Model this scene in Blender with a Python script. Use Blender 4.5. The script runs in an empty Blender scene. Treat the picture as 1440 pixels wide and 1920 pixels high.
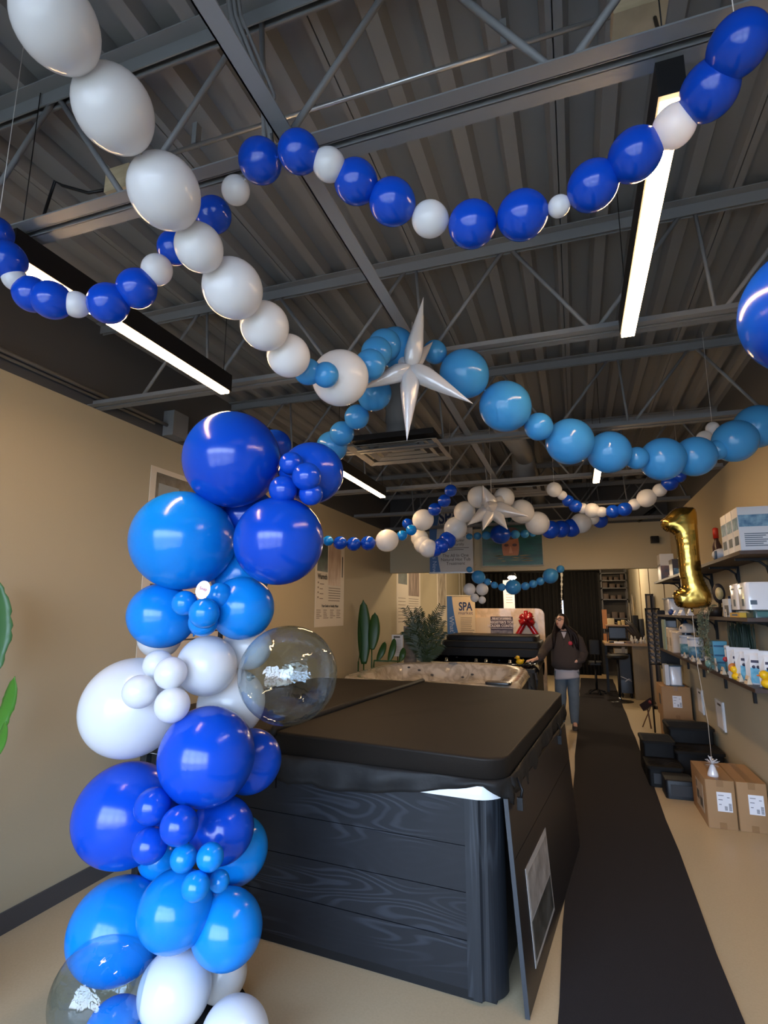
import bpy, math, random
from mathutils import Vector, Matrix
random.seed(7)
PI = math.pi
COL = bpy.context.scene.collection
SC = bpy.context.scene

# ------------------------------------------------------------------ camera
FPX, CAM_H = 1030.0, 1.70
PITCH = math.atan(185.0 / FPX)
YAW = math.atan(360.0 / math.hypot(FPX, 185.0))
ROLL = math.radians(0.2)
FWD = Vector((-math.sin(YAW) * math.cos(PITCH), math.cos(YAW) * math.cos(PITCH), math.sin(PITCH)))
_r = Vector((math.cos(YAW), math.sin(YAW), 0)); _u = _r.cross(FWD)
RGT = _r * math.cos(ROLL) + _u * math.sin(ROLL)
UPV = _u * math.cos(ROLL) - _r * math.sin(ROLL)
CAM = Vector((0, 0, CAM_H))
cd = bpy.data.cameras.new('camera'); cam = bpy.data.objects.new('camera', cd); COL.objects.link(cam)
cd.sensor_fit = 'HORIZONTAL'; cd.sensor_width = 36; cd.lens = 36 * FPX / 1440; cd.clip_start = 0.02; cd.clip_end = 200
cam.matrix_world = Matrix(((RGT.x, UPV.x, -FWD.x, CAM.x), (RGT.y, UPV.y, -FWD.y, CAM.y), (RGT.z, UPV.z, -FWD.z, CAM.z), (0, 0, 0, 1)))
SC.camera = cam

# ------------------------------------------------------------------ light and exposure
SC.view_settings.view_transform = 'Standard'; SC.view_settings.look = 'None'
SC.view_settings.gamma = 1.0; SC.view_settings.use_curve_mapping = False
SC.view_settings.exposure = 0.95
SKY_STRENGTH = 10.0
LAMP_STRENGTH = 34.0
DOWN = 2.4
w = bpy.data.worlds.new('world'); SC.world = w; w.use_nodes = True
nt = w.node_tree; nt.nodes.clear()
out = nt.nodes.new('ShaderNodeOutputWorld'); bg = nt.nodes.new('ShaderNodeBackground')
tc = nt.nodes.new('ShaderNodeTexCoord'); sp = nt.nodes.new('ShaderNodeSeparateXYZ'); rp = nt.nodes.new('ShaderNodeValToRGB')
nt.links.new(tc.outputs['Generated'], sp.inputs[0])
mr = nt.nodes.new('ShaderNodeMapRange'); mr.inputs[1].default_value = -1; mr.inputs[2].default_value = 1
nt.links.new(sp.outputs[2], mr.inputs[0]); nt.links.new(mr.outputs[0], rp.inputs[0])
e = rp.color_ramp.elements
e[0].position = 0.0; e[0].color = (0.16, 0.18, 0.22, 1)
e[1].position = 1.0; e[1].color = (0.30, 0.52, 1.0, 1)
for p, c in ((0.485, (0.20, 0.23, 0.28, 1)), (0.505, (0.62, 0.76, 1.0, 1)), (0.65, (0.55, 0.74, 1.0, 1))):
    q = e.new(p); q.color = c
nt.links.new(rp.outputs[0], bg.inputs[0]); bg.inputs[1].default_value = SKY_STRENGTH
nt.links.new(bg.outputs[0], out.inputs[0])
# sky portal on the shop front opening (front wall stands at y = -1.6)
pl = bpy.data.lights.new('window_portal', 'AREA'); pl.shape = 'RECTANGLE'; pl.size = 4.3; pl.size_y = 2.9
pl.cycles.is_portal = True
po = bpy.data.objects.new('window_portal', pl); COL.objects.link(po)
po.location = (-0.8, -1.68, 1.55); po.rotation_euler = (PI / 2, 0, 0)   # faces +y
SC.cycles.max_bounces = 6; SC.cycles.diffuse_bounces = 3; SC.cycles.glossy_bounces = 3
SC.cycles.transparent_max_bounces = 12; SC.cycles.sample_clamp_indirect = 6.0
SC.cycles.caustics_reflective = False; SC.cycles.caustics_refractive = False

# ------------------------------------------------------------------ helpers
def ray(px, py): return FWD * FPX + RGT * (px - 720) - UPV * (py - 960)
def atw(px, py, wd): return CAM + ray(px, py) * (wd / FPX)
def aty(px, py, y): d = ray(px, py); return CAM + d * (y / d.y)
def atx(px, py, x): d = ray(px, py); return CAM + d * (x / d.x)
def atz(px, py, z): d = ray(px, py); return CAM + d * ((z - CAM_H) / d.z)

def srgb(c):
    if isinstance(c, str):
        c = tuple(int(c[i:i + 2], 16) / 255 for i in (0, 2, 4))
    return tuple((x / 12.92 if x <= 0.04045 else ((x + 0.055) / 1.055) ** 2.4) for x in c) + (1,)

MATS = {}
def mat(name, col=None, rough=0.5, metal=0.0, emit=None, estr=0, spec=0.5, noise=None, bump=None, transl=0.0, coat=0.0, tint2=None, stretch=(1, 1, 1), alpha=None, scoord='Object', detail=4):
    """procedural principled material; noise=(scale, amount 0..1 towards tint2); bump=(scale, strength)"""
    if name in MATS: return MATS[name]
    m = bpy.data.materials.new(name); m.use_nodes = True; MATS[name] = m
    t = m.node_tree; b = t.nodes['Principled BSDF']; o = t.nodes['Material Output']
    b.inputs['Base Color'].default_value = srgb(col); b.inputs['Roughness'].default_value = rough
    b.inputs['Metallic'].default_value = metal; b.inputs['Specular IOR Level'].default_value = spec
    if coat: b.inputs['Coat Weight'].default_value = coat; b.inputs['Coat Roughness'].default_value = 0.06
    if emit: b.inputs['Emission Color'].default_value = srgb(emit); b.inputs['Emission Strength'].default_value = estr
    if noise or bump:
        c = t.nodes.new('ShaderNodeTexCoord'); mp = t.nodes.new('ShaderNodeMapping'); mp.inputs['Scale'].default_value = stretch
        t.links.new(c.outputs[scoord], mp.inputs[0])
    if noise:
        n = t.nodes.new('ShaderNodeTexNoise'); n.inputs['Scale'].default_value = noise[0]; n.inputs['Detail'].default_value = detail
        t.links.new(mp.outputs[0], n.inputs['Vector'])
        r = t.nodes.new('ShaderNodeValToRGB'); r.color_ramp.elements[0].position = 0.35; r.color_ramp.elements[1].position = 0.68
        a = srgb(col); bb = srgb(tint2) if tint2 else tuple(x * 0.7 for x in a[:3]) + (1,)
        k = noise[1]
        r.color_ramp.elements[0].color = a
        r.color_ramp.elements[1].color = tuple(a[i] * (1 - k) + bb[i] * k for i in range(3)) + (1,)
        t.links.new(n.outputs['Fac'], r.inputs[0]); t.links.new(r.outputs[0], b.inputs['Base Color'])
    if bump:
        n2 = t.nodes.new('ShaderNodeTexNoise'); n2.inputs['Scale'].default_value = bump[0]; n2.inputs['Detail'].default_value = 3
        t.links.new(mp.outputs[0], n2.inputs['Vector'])
        bp = t.nodes.new('ShaderNodeBump'); bp.inputs['Strength'].default_value = bump[1]; bp.inputs['Distance'].default_value = 0.01
        t.links.new(n2.outputs['Fac'], bp.inputs['Height']); t.links.new(bp.outputs[0], b.inputs['Normal'])
    if transl:
        tr = t.nodes.new('ShaderNodeBsdfTranslucent'); tr.inputs[0].default_value = srgb(col)
        mx = t.nodes.new('ShaderNodeMixShader'); mx.inputs[0].default_value = transl
        t.links.new(b.outputs[0], mx.inputs[1]); t.links.new(tr.outputs[0], mx.inputs[2]); t.links.new(mx.outputs[0], o.inputs[0])
    return m

def xform(loc, rz=0.0): return Matrix.Translation(Vector(loc)) @ Matrix.Rotation(rz, 4, 'Z')
WM = {}          # world matrices of parents, known at build time
class MB:
    """collects shapes, then links them as ONE mesh object"""
    def __init__(s): s.v = []; s.f = []; s.mi = []; s.sm = []; s.cur = 0; s.smooth = False; s.M = None
    def add(s, vs, fs, smooth=None):
        o = len(s.v)
        if s.M is not None: vs = [s.M @ Vector(p) for p in vs]
        s.v += [tuple(p) for p in vs]
        for f in fs: s.f.append([i + o for i in f]); s.mi.append(s.cur); s.sm.append(s.smooth if smooth is None else smooth)
        return s
    def box(s, x0, x1, y0, y1, z0, z1):
        return s.add([(x0, y0, z0), (x1, y0, z0), (x1, y1, z0), (x0, y1, z0), (x0, y0, z1), (x1, y0, z1), (x1, y1, z1), (x0, y1, z1)],
                     [(0, 3, 2, 1), (4, 5, 6, 7), (0, 1, 5, 4), (1, 2, 6, 5), (2, 3, 7, 6), (3, 0, 4, 7)], False)
    def rbox(s, x0, x1, y0, y1, z0, z1, r=0.02, n=4, top=True):
        """box with rounded vertical edges and a small top chamfer"""
        ring = []
        for cx, cy, a0 in ((x1 - r, y1 - r, 0), (x0 + r, y1 - r, 90), (x0 + r, y0 + r, 180), (x1 - r, y0 + r, 270)):
            for k in range(n + 1):
                a = math.radians(a0 + 90 * k / n); ring.append((cx + r * math.cos(a), cy + r * math.sin(a)))
        cx, cy = (x0 + x1) / 2, (y0 + y1) / 2; h = min(r * 0.4, (z1 - z0) * 0.3) if top else 0
        lv = [(z0, 0), (z1 - h, 0)] + ([(z1 - h * 0.3, h * 0.3), (z1, h)] if top else [])
        vs = []
        for z, ins in lv:
            for x, y in ring:
                d = Vector((x - cx, y - cy)); k = 1 - ins / max(d.length, 1e-6); vs.append((cx + d.x * k, cy + d.y * k, z))
        N = len(ring); fs = []
        for l in range(len(lv) - 1):
            for i in range(N): j = (i + 1) % N; fs.append((l * N + i, l * N + j, (l + 1) * N + j, (l + 1) * N + i))
        s.add(vs, fs, True)
        o = (len(lv) - 1) * N
        return s.add(vs[:N] + vs[o:], [tuple(reversed(range(N))), tuple(range(N, 2 * N))], False)
    def bar(s, a, b, wd, ht, up=(0, 0, 1)):
        a, b = Vector(a), Vector(b); d = (b - a).normalized(); u = Vector(up)
        if abs(d.dot(u)) > 0.98: u = Vector((0, 1, 0))
        r = d.cross(u).normalized(); u = r.cross(d); vs = []
        for p in (a, b):
            for i, j in ((-1, -1), (1, -1), (1, 1), (-1, 1)): vs.append(p + r * (i * wd / 2) + u * (j * ht / 2))
        return s.add(vs, [(3, 2, 1, 0), (4, 5, 6, 7), (0, 1, 5, 4), (1, 2, 6, 5), (2, 3, 7, 6), (3, 0, 4, 7)], False)
    def tube(s, pts, r, n=8, caps=True):
        pts = [Vector(p) for p in pts]; rs = r if isinstance(r, (list, tuple)) else [r] * len(pts); vs = []; prev = None
        for i, p in enumerate(pts):
            d = (pts[min(i + 1, len(pts) - 1)] - pts[max(i - 1, 0)]).normalized()
            if prev is None: u = Vector((0, 0, 1)) if abs(d.z) < 0.9 else Vector((1, 0, 0)); a = d.cross(u).normalized()
            else: a = (prev - d * prev.dot(d)).normalized()
            prev = a; b = d.cross(a)
            for k in range(n): t = 2 * PI * k / n; vs.append(p + (a * math.cos(t) + b * math.sin(t)) * rs[i])
        fs = []
        for i in range(len(pts) - 1):
            for k in range(n): j = (k + 1) % n; fs.append((i * n + k, i * n + j, (i + 1) * n + j, (i + 1) * n + k))
        if caps: fs += [tuple(reversed(range(n))), tuple(range((len(pts) - 1) * n, len(pts) * n))]
        return s.add(vs, fs, True)
    def lathe(s, prof, c=(0, 0, 0), n=24, sx=1, sy=1, smooth=True):
        vs = []; fs = []
        for r, z in prof:
            for k in range(n): t = 2 * PI * k / n; vs.append((c[0] + r * math.cos(t) * sx, c[1] + r * math.sin(t) * sy, c[2] + z))
        for i in range(len(prof) - 1):
            for k in range(n): j = (k + 1) % n; fs.append((i * n + k, i * n + j, (i + 1) * n + j, (i + 1) * n + k))
        fs += [tuple(reversed(range(n))), tuple(range((len(prof) - 1) * n, len(prof) * n))]
        return s.add(vs, fs, smooth)
    def ball(s, c, r, n=16, sc=(1, 1, 1)):
        c = Vector(c); prof = [(math.sin(PI * (i + 0.001) / (n // 2) * 0.999), -math.cos(PI * i / (n // 2))) for i in range(n // 2 + 1)]
        vs = []; fs = []
        for rr, z in prof:
            for k in range(n): t = 2 * PI * k / n; vs.append((c.x + rr * math.cos(t) * r * sc[0], c.y + rr * math.sin(t) * r * sc[1], c.z + z * r * sc[2]))
        m = len(prof)
        for i in range(m - 1):
            for k in range(n): j = (k + 1) % n; fs.append((i * n + k, i * n + j, (i + 1) * n + j, (i + 1) * n + k))
        return s.add(vs, fs, True)
    def loft(s, rings, caps=True, closed=True, smooth=True):
        n = len(rings[0]); vs = [p for r in rings for p in r]; fs = []
        for i in range(len(rings) - 1):
            for k in range(n if closed else n - 1): j = (k + 1) % n; fs.append((i * n + k, i * n + j, (i + 1) * n + j, (i + 1) * n + k))
        if caps and closed: fs += [tuple(reversed(range(n))), tuple(range((len(rings) - 1) * n, len(rings) * n))]
        return s.add(vs, fs, smooth)
    def prism(s, poly, a, b, axis='y'):
        """poly of 2D points swept from a to b along axis (x: (y,z); y: (x,z); z: (x,y))"""
        f = {'x': lambda p, t: (t, p[0], p[1]), 'y': lambda p, t: (p[0], t, p[1]), 'z': lambda p, t: (p[0], p[1], t)}[axis]
        n = len(poly); vs = [f(p, a) for p in poly] + [f(p, b) for p in poly]
        fs = [tuple(range(n)), tuple(reversed(range(n, 2 * n)))] + [(i, i + n, (i + 1) % n + n, (i + 1) % n) for i in range(n)]
        return s.add(vs, fs, False)
    def build(s, name, m, parent=None, solid=0.0, sub=0):
        xs = [p[0] for p in s.v]; ys = [p[1] for p in s.v]; zs = [p[2] for p in s.v]
        o3 = Vector(((min(xs) + max(xs)) / 2, (min(ys) + max(ys)) / 2, min(zs)))
        me = bpy.data.meshes.new(name)
        me.from_pydata([tuple(Vector(p) - o3) for p in s.v], [], s.f)
        for mm in (m if isinstance(m, (list, tuple)) else [m]): me.materials.append(mm)
        for p, i, k in zip(me.polygons, s.mi, s.sm): p.material_index = i; p.use_smooth = k
        import bmesh
        bm = bmesh.new(); bm.from_mesh(me); bmesh.ops.recalc_face_normals(bm, faces=bm.faces); bm.to_mesh(me); bm.free()
        o = bpy.data.objects.new(name, me); COL.objects.link(o)
        return place(o, Matrix.Translation(o3), parent, solid, sub)
def place(o, M, parent=None, solid=0.0, sub=0):
    o.matrix_basis = M
    if parent is not None:
        o.parent = parent; o.matrix_parent_inverse = WM[parent.name].inverted()
    WM[o.name] = M
    if solid: md = o.modifiers.new('thickness', 'SOLIDIFY'); md.thickness = solid; md.offset = 0
    if sub: md = o.modifiers.new('smooth', 'SUBSURF'); md.levels = sub; md.render_levels = sub
    return o
def tag(o, label=None, cat=None, group=None, kind=None):
    for k, v in (('label', label), ('category', cat), ('group', group), ('kind', kind)):
        if v: o[k] = v
    return o
def thing(name, loc, label, cat, group=None, rz=0.0):
    o = bpy.data.objects.new(name, None); COL.objects.link(o); o.empty_display_size = 0.05
    M = xform(loc, rz); o.matrix_basis = M; WM[o.name] = M
    return tag(o, label, cat, group)
def struct(o): o['kind'] = 'structure'; return o
def text(body, size, M, m, parent=None, name='lettering', bold=0.0, depth=0.0006, align='CENTER', sx=1.0):
    """flat lettering in the xy plane of M, turned into a mesh"""
    cu = bpy.data.curves.new('tmp_text', 'FONT'); cu.body = body; cu.size = size; cu.extrude = depth; cu.offset = bold
    cu.align_x = align; cu.align_y = 'CENTER'
    to = bpy.data.objects.new('tmp_text', cu); COL.objects.link(to)
    dg = bpy.context.evaluated_depsgraph_get(); dg.update()
    me = bpy.data.meshes.new_from_object(to.evaluated_get(dg)); bpy.data.objects.remove(to)
    me.materials.clear(); me.materials.append(m)
    if sx != 1.0:
        for v in me.vertices: v.co.x *= sx
    o = bpy.data.objects.new(name, me); COL.objects.link(o)
    return place(o, M, parent)
def face_y(x, y, z, rz=0.0):   # frame of a board that looks towards -y (to the camera)
    return Matrix.Translation((x, y, z)) @ Matrix.Rotation(rz, 4, 'Z') @ Matrix.Rotation(PI / 2, 4, 'X')
ORD = ['first', 'second', 'third', 'fourth', 'fifth', 'sixth', 'seventh', 'eighth', 'ninth', 'tenth', 'eleventh', 'twelfth', 'thirteenth', 'fourteenth', 'fifteenth', 'sixteenth', 'seventeenth', 'eighteenth', 'nineteenth', 'twentieth', 'twenty-first', 'twenty-second', 'twenty-third', 'twenty-fourth']

# ------------------------------------------------------------------ the room
XL, XR, YB, YF, HY, ZP, ZD = -2.98, 1.38, 16.5, -1.6, 9.0, 3.03, 3.62
def two_tone(name, lo, hi, z, rough=0.75):
    m = mat(name, lo, rough, bump=(60, 0.05)); t = m.node_tree; b = t.nodes['Principled BSDF']
    g = t.nodes.new('ShaderNodeNewGeometry'); s_ = t.nodes.new('ShaderNodeSeparateXYZ'); t.links.new(g.outputs['Position'], s_.inputs[0])
    c = t.nodes.new('ShaderNodeMath'); c.operation = 'GREATER_THAN'; c.inputs[1].default_value = z; t.links.new(s_.outputs[2], c.inputs[0])
    mx = t.nodes.new('ShaderNodeMix'); mx.data_type = 'RGBA'; mx.inputs['A'].default_value = srgb(lo); mx.inputs['B'].default_value = srgb(hi)
    t.links.new(c.outputs[0], mx.inputs['Factor']); t.links.new(mx.outputs['Result'], b.inputs['Base Color']); return m
M_WALL = two_tone('wall_paint', 'b5aa90', '47494d', ZP)
M_DARK = mat('ceiling_paint', '77797d', 0.6, noise=(1.2, 0.25), tint2='6a6b6e')
M_STEEL = mat('joist_paint', '74777c', 0.55, noise=(3, 0.2), tint2='686b70')
M_FLOOR = mat('floor_vinyl', 'c2b091', 0.42, noise=(90, 0.25), tint2='ab9877', bump=(40, 0.03))
M_BASE = mat('vinyl_base', '4a4a4e', 0.5)
M_BLACK = mat('black_metal', '121214', 0.5, spec=0.3)
struct(MB().box(XL - 1.5, XR + 1.0, YF - 6, YB + 0.2, -0.08, 0).build('floor', M_FLOOR))
struct(MB().box(XL - 0.12, XL, YF, YB, 0, ZD + 0.12).build('wall_left', M_WALL))
struct(MB().box(XR, XR + 0.12, YF, YB, 0, ZD + 0.12).build('wall_right', M_WALL))
struct(MB().box(XL - 0.12, XR + 0.12, YB, YB + 0.12, 0, ZD + 0.12).build('wall_back', mat('back_wall_paint', '4a443c', 0.8)))
struct(MB().box(XL, XR, HY, HY + 0.13, 2.335, ZD + 0.1).build('wall_header', M_WALL))
struct(MB().box(XL, XL + 0.012, YF, YB, 0, 0.11).build('baseboard_left', M_BASE))
struct(MB().box(XR - 0.012, XR, YF, YB, 0, 0.11).build('baseboard_right', M_BASE))
struct(MB().box(XL + 0.012, XL + 0.03, 14.9, 15.0, 0.1, 2.9).box(XL + 0.012, XL + 0.03, 15.3, 15.4, 0.1, 2.9).build('trim_1', mat('white_trim', 'cfc8ba', 0.5)))
# corrugated roof deck, flutes running to the back
mb = MB(); x = XL - 0.05; prof = []; k = 0
while x < XR + 0.1:
    if k % 4 == 0: prof += [(x, 0.0), (x + 0.020, 0.0), (x + 0.0205, 0.03), (x + 0.0245, 0.03), (x + 0.025, 0.0), (x + 0.055, 0.0)]
    else: prof += [(x, 0.0), (x + 0.055, 0.0)]
    prof += [(x + 0.075, 0.055), (x + 0.17, 0.055)]; x += 0.19; k += 1
n = len(prof); vs = [(p[0], y, ZD + p[1]) for y in (YF, YB + 0.1) for p in prof]
mb.add(vs, [(i, i + 1, n + i + 1, n + i) for i in range(n - 1)], False)
mb.box(XL - 0.1, XR + 0.1, YF, YB + 0.1, ZD + 0.07, ZD + 0.12)
struct(mb.build('ceiling', M_DARK))
# shop front behind the camera: low sill, glass, mullions
M_ALU = mat('bronze_aluminium', '2b2b2d', 0.4, 0.4)
mb = MB(); mb.box(XL, XR, YF - 0.12, YF, 0, 0.12); mb.box(XL, XR, YF - 0.12, YF, 2.95, ZD + 0.12)
struct(mb.build('wall_front', M_WALL))
gl = bpy.data.materials.new('clear_glass'); gl.use_nodes = True; t = gl.node_tree; t.nodes.clear()
o_ = t.nodes.new('ShaderNodeOutputMaterial'); mx = t.nodes.new('ShaderNodeMixShader'); tb = t.nodes.new('ShaderNodeBsdfTransparent'); gb = t.nodes.new('ShaderNodeBsdfGlossy'); gb.inputs[1].default_value = 0.02
fr = t.nodes.new('ShaderNodeFresnel'); t.links.new(fr.outputs[0], mx.inputs[0]); t.links.new(tb.outputs[0], mx.inputs[1]); t.links.new(gb.outputs[0], mx.inputs[2]); t.links.new(mx.outputs[0], o_.inputs[0])
nwin = 4; pw = (XR - XL) / nwin
for i in range(nwin):
    x0, x1 = XL + i * pw, XL + (i + 1) * pw
    f = MB()
    for a, b in ((x0, x0 + 0.05), (x1 - 0.05, x1)): f.box(a, b, YF - 0.1, YF - 0.02, 0.12, 2.95)
    for a, b in ((0.12, 0.17), (1.0, 1.05), (2.05, 2.1), (2.9, 2.95)): f.box(x0 + 0.05, x1 - 0.05, YF - 0.1, YF - 0.02, a, b)
    f.box((x0 + x1) / 2 - 0.015, (x0 + x1) / 2 + 0.015, YF - 0.1, YF - 0.02, 0.17, 2.9)
    wo = struct(f.build('window_%d' % (i + 1), M_ALU))
    MB().box(x0 + 0.05, x1 - 0.05, YF - 0.062, YF - 0.058, 0.17, 2.9).build('pane', gl, wo)
# runner rug
mb = MB(); a0, a1 = Vector((-0.205, 0.3)), Vector((0.03, 15.6)); b0, b1 = Vector((0.525, 0.3)), Vector((0.80, 15.6))
N = 24; rings = []
for i in range(N + 1):
    t_ = i / N; a = a0.lerp(a1, t_); b = b0.lerp(b1, t_); wv = 0.006 * math.sin(i * 2.1)
    rings.append([(a.x + wv, a.y, 0.0), (a.x + wv, a.y, 0.009), (b.x + wv, b.y, 0.009), (b.x + wv, b.y, 0.0)])
mb.loft(rings, smooth=False)
tag(mb.build('runner_rug', mat('rug_pile', '343133', 0.95, noise=(500, 0.6), tint2='282627', spec=0.15, bump=(400, 0.5))), 'long charcoal runner rug down the aisle beside the hot tubs', 'rug')
# left wall conduit and box above the paint line
mb = MB(); mb.tube([(XL + 0.04, -1.4, 3.12), (XL + 0.04, 3.33, 3.12)], 0.014, 8); mb.tube([(XL + 0.035, -1.4, 3.09), (XL + 0.035, 3.2, 3.09)], 0.01, 8)
c_ = thing('conduit_box', (XL + 0.05, 3.4, 3.05), 'dark painted conduit and box along the left wall above the beige paint', 'conduit')
mb.build('pipe', M_STEEL, c_); MB().box(XL + 0.001, XL + 0.1, 3.33, 3.5, 3.04, 3.24).build('junction_box', M_STEEL, c_)
# ------------------------------------------------------------------ steel joists
JY = [-0.25, 1.26, 2.68, 4.22, 5.76, 7.33, 8.7]
ZB = 3.03
jn = ['behind the camera', 'nearest the camera, where the small blue swag is tied', 'second from the camera, above the big starburst', 'third from the camera', 'fourth from the camera', 'fifth from the camera', 'farthest, just before the header wall']
for ji, y in enumerate(JY):
    j = thing('steel_joist', ((XL + XR) / 2, y, ZB), 'grey open web roof joist, ' + jn[ji], 'roof joist', 'steel roof joists')
    def chord(z, up):
        m = MB()
        for s in (-1, 1):
            y0, y1 = (y + 0.012, y + 0.057) if s > 0 else (y - 0.057, y - 0.012)
            m.box(XL, XR, y0, y1, z, z + 0.005)
            m.box(XL, XR, y + s * 0.012 - 0.0025, y + s * 0.012 + 0.0025, z, z + 0.045 * up)
        return m
    chord(ZB, 1).build('bottom_chord', M_STEEL, j)
    chord(ZD - 0.006, -1.2).build('top_chord', M_STEEL, j)
    x = XL + 0.15 + (ji % 3) * 0.12; k = 0
    while x < XR - 0.5:
        x2 = x + 0.42
        MB().tube([(x, y, ZB + 0.02), (x2, y, ZD - 0.03)], 0.011, 6).build('web_rod', M_STEEL, j)
        if k % 2 == 0: MB().tube([(x2 + 0.05, y, ZD - 0.03), (x2 + 0.09, y, ZB + 0.02)], 0.009, 6).build('web_rod', M_STEEL, j)
        else: MB().tube([(x2 + 0.02, y, ZD - 0.03), (min(x2 + 0.40, XR - 0.03), y, ZB + 0.02)], 0.011, 6).build('web_rod', M_STEEL, j)
        x = x2 + (0.12 if k % 2 == 0 else 0.42); k += 1
tag(MB().box(-0.765, -0.71, YF, 8.9, 3.085, 3.09).box(-0.765, -0.76, YF, 8.9, 3.085, 3.13).build('bridging_bar', mat('bar_paint', '8a8e95', 0.5)), 'light grey flat steel bridging bar running back across the joists', 'steel bar')
# metal pipe, boxes and cables above the first joist
pp = thing('electrical_pipe', (-0.4, 1.54, 3.5), 'thin bright metal electrical pipe running across under the deck', 'pipe')
MB().tube([(-1.5, 1.53, 3.5), (0.24, 1.54, 3.5)], 0.0085, 8).build('pipe', mat('zinc', 'b9bcc0', 0.3, 0.8), pp)
for xx in (-1.32, -0.98, -0.12): MB().box(xx - 0.01, xx + 0.01, 1.52, 1.55, 3.505, 3.60).build('clip', M_STEEL, pp)
M_PLY = mat('pale_board', 'b9a98c', 0.7, noise=(9, 0.5), tint2='8d7d60', stretch=(1, 1, 4))
jb = thing('junction_board', (0.27, 1.44, 3.36), 'pale board with cable above the right hand strip light', 'board')
MB().box(0.19, 0.33, 1.40, 1.50, 3.34, 3.40).build('board', M_PLY, jb)
MB().tube([(0.30, 1.45, 3.35), (0.30, 1.4, 3.2), (0.285, 1.33, 3.03)], 0.005, 6).build('cable', M_BLACK, jb)
jb = thing('junction_board', (-1.56, 1.45, 3.36), 'pale board with looped black cable, left under the deck', 'board')
MB().box(-1.63, -1.52, 1.41, 1.50, 3.28, 3.38).build('board', M_PLY, jb)
MB().tube([(-1.62, 1.44, 3.32), (-1.72, 1.42, 3.31), (-1.84, 1.40, 3.36), (-1.87, 1.39, 3.38), (-1.875, 1.38, 3.30), (-1.88, 1.36, 3.15), (-1.87, 1.30, 3.03)], 0.006, 6).build('cable', M_BLACK, jb)
fc = MB()
for k in range(3): fc.tube([(-0.9 + k * 0.02, 1.1, 3.62), (-0.88 + k * 0.015, 1.14, 3.45), (-0.80 + k * 0.02, 1.2, 3.2), (-0.79, 1.24, 3.09), (-0.86, 1.3, 3.08)], 0.009 - k * 0.002, 6)
tag(fc.build('cable_bundle', mat('cable_grey', '6d6f73', 0.5)), 'loose grey flexible cables hanging beside the bridging bar', 'cable')

# ------------------------------------------------------------------ strip lights
M_TUBE = mat('lit_diffuser', 'fff2dc', 0.5, emit='ffcf96', estr=LAMP_STRENGTH)
lights = [(-1.80, 1.20, 2.49, 'left hung strip light nearest the camera, crossed by the blue balloon swag'), (0.285, 1.27, 2.50, 'right hung strip light nearest the camera, running away from a white balloon'),
          (-1.90, 4.25, 5.50, 'left hung strip light farther back, emerging behind the balloon column'), (0.25, 4.25, 5.47, 'right hung strip light farther back, half hidden above the pale blue swag'),
          (0.25, 7.0, 8.2, 'right hung strip light near the header wall')]
for x, y0, y1, lab in lights:
    t = thing('strip_light', (x, (y0 + y1) / 2, 2.9), lab, 'ceiling light', 'linear strip lights')
    MB().box(x - 0.031, x + 0.031, y0, y1, 2.912, 3.01).build('housing', M_BLACK, t)
    MB().box(x - 0.026, x + 0.026, y0 + 0.015, y1 - 0.015, 2.898, 2.912).build('diffuser', M_TUBE, t)
    for yy in (y0 + 0.04, y1 - 0.04): MB().tube([(x, yy, 3.01), (x, yy, ZD)], 0.002, 5).build('hanging_wire', M_BLACK, t)

# ------------------------------------------------------------------ air diffusers and ducts
M_VENT = mat('vent_paint', '8d8a86', 0.5)
for (x0, x1, y0, y1, lab) in ((-1.72, -0.95, 4.0, 4.63, 'square grey ceiling air diffuser below the big starburst'), (-0.82, -0.12, 5.95, 6.5, 'square grey air diffuser farther back, behind the white arch')):
    t = thing('air_diffuser', ((x0 + x1) / 2, (y0 + y1) / 2, 3.02), lab, 'air vent', 'ceiling air diffusers')
    cx, cy = (x0 + x1) / 2, (y0 + y1) / 2
    for k, (f0, f1, z) in enumerate(((1.0, 0.86, 3.02), (0.74, 0.62, 3.035), (0.50, 0.38, 3.05), (0.26, 0.0, 3.06))):
        m = MB(); hx, hy = (x1 - x0) / 2, (y1 - y0) / 2
        o4 = [(cx + sx * hx * f0, cy + sy * hy * f0, z) for sx, sy in ((-1, -1), (1, -1), (1, 1), (-1, 1))]
        i4 = [(cx + sx * hx * f1, cy + sy * hy * f1, z - 0.012 + (0.03 if k < 3 else 0)) for sx, sy in ((-1, -1), (1, -1), (1, 1), (-1, 1))]
        m.add(o4 + i4, [(i, (i + 1) % 4, (i + 1) % 4 + 4, i + 4) for i in range(4)] + ([(4, 5, 6, 7)] if k == 3 else []), False)
        m.build('louvre_ring', M_VENT, t, solid=0.004)
    MB().box(x0 + 0.03, x1 - 0.03, y0 + 0.03, y1 - 0.03, 3.075, 3.12).build('plenum', M_BLACK, t)
    MB().lathe([(0.13, 0), (0.13, 0.12), (0.12, 0.14), (0.13, 0.18), (0.13, 0.5)], (cx, cy, 3.12), 20).build('duct_neck', M_STEEL, t)
tag(MB().tube([(-0.55, 4.9, 3.40), (-0.45, 5.9, 3.40), (-0.45, 8.9, 3.40)], 0.10, 14).build('round_duct', M_STEEL), 'dark round air duct running back under the roof deck', 'duct')
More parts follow.
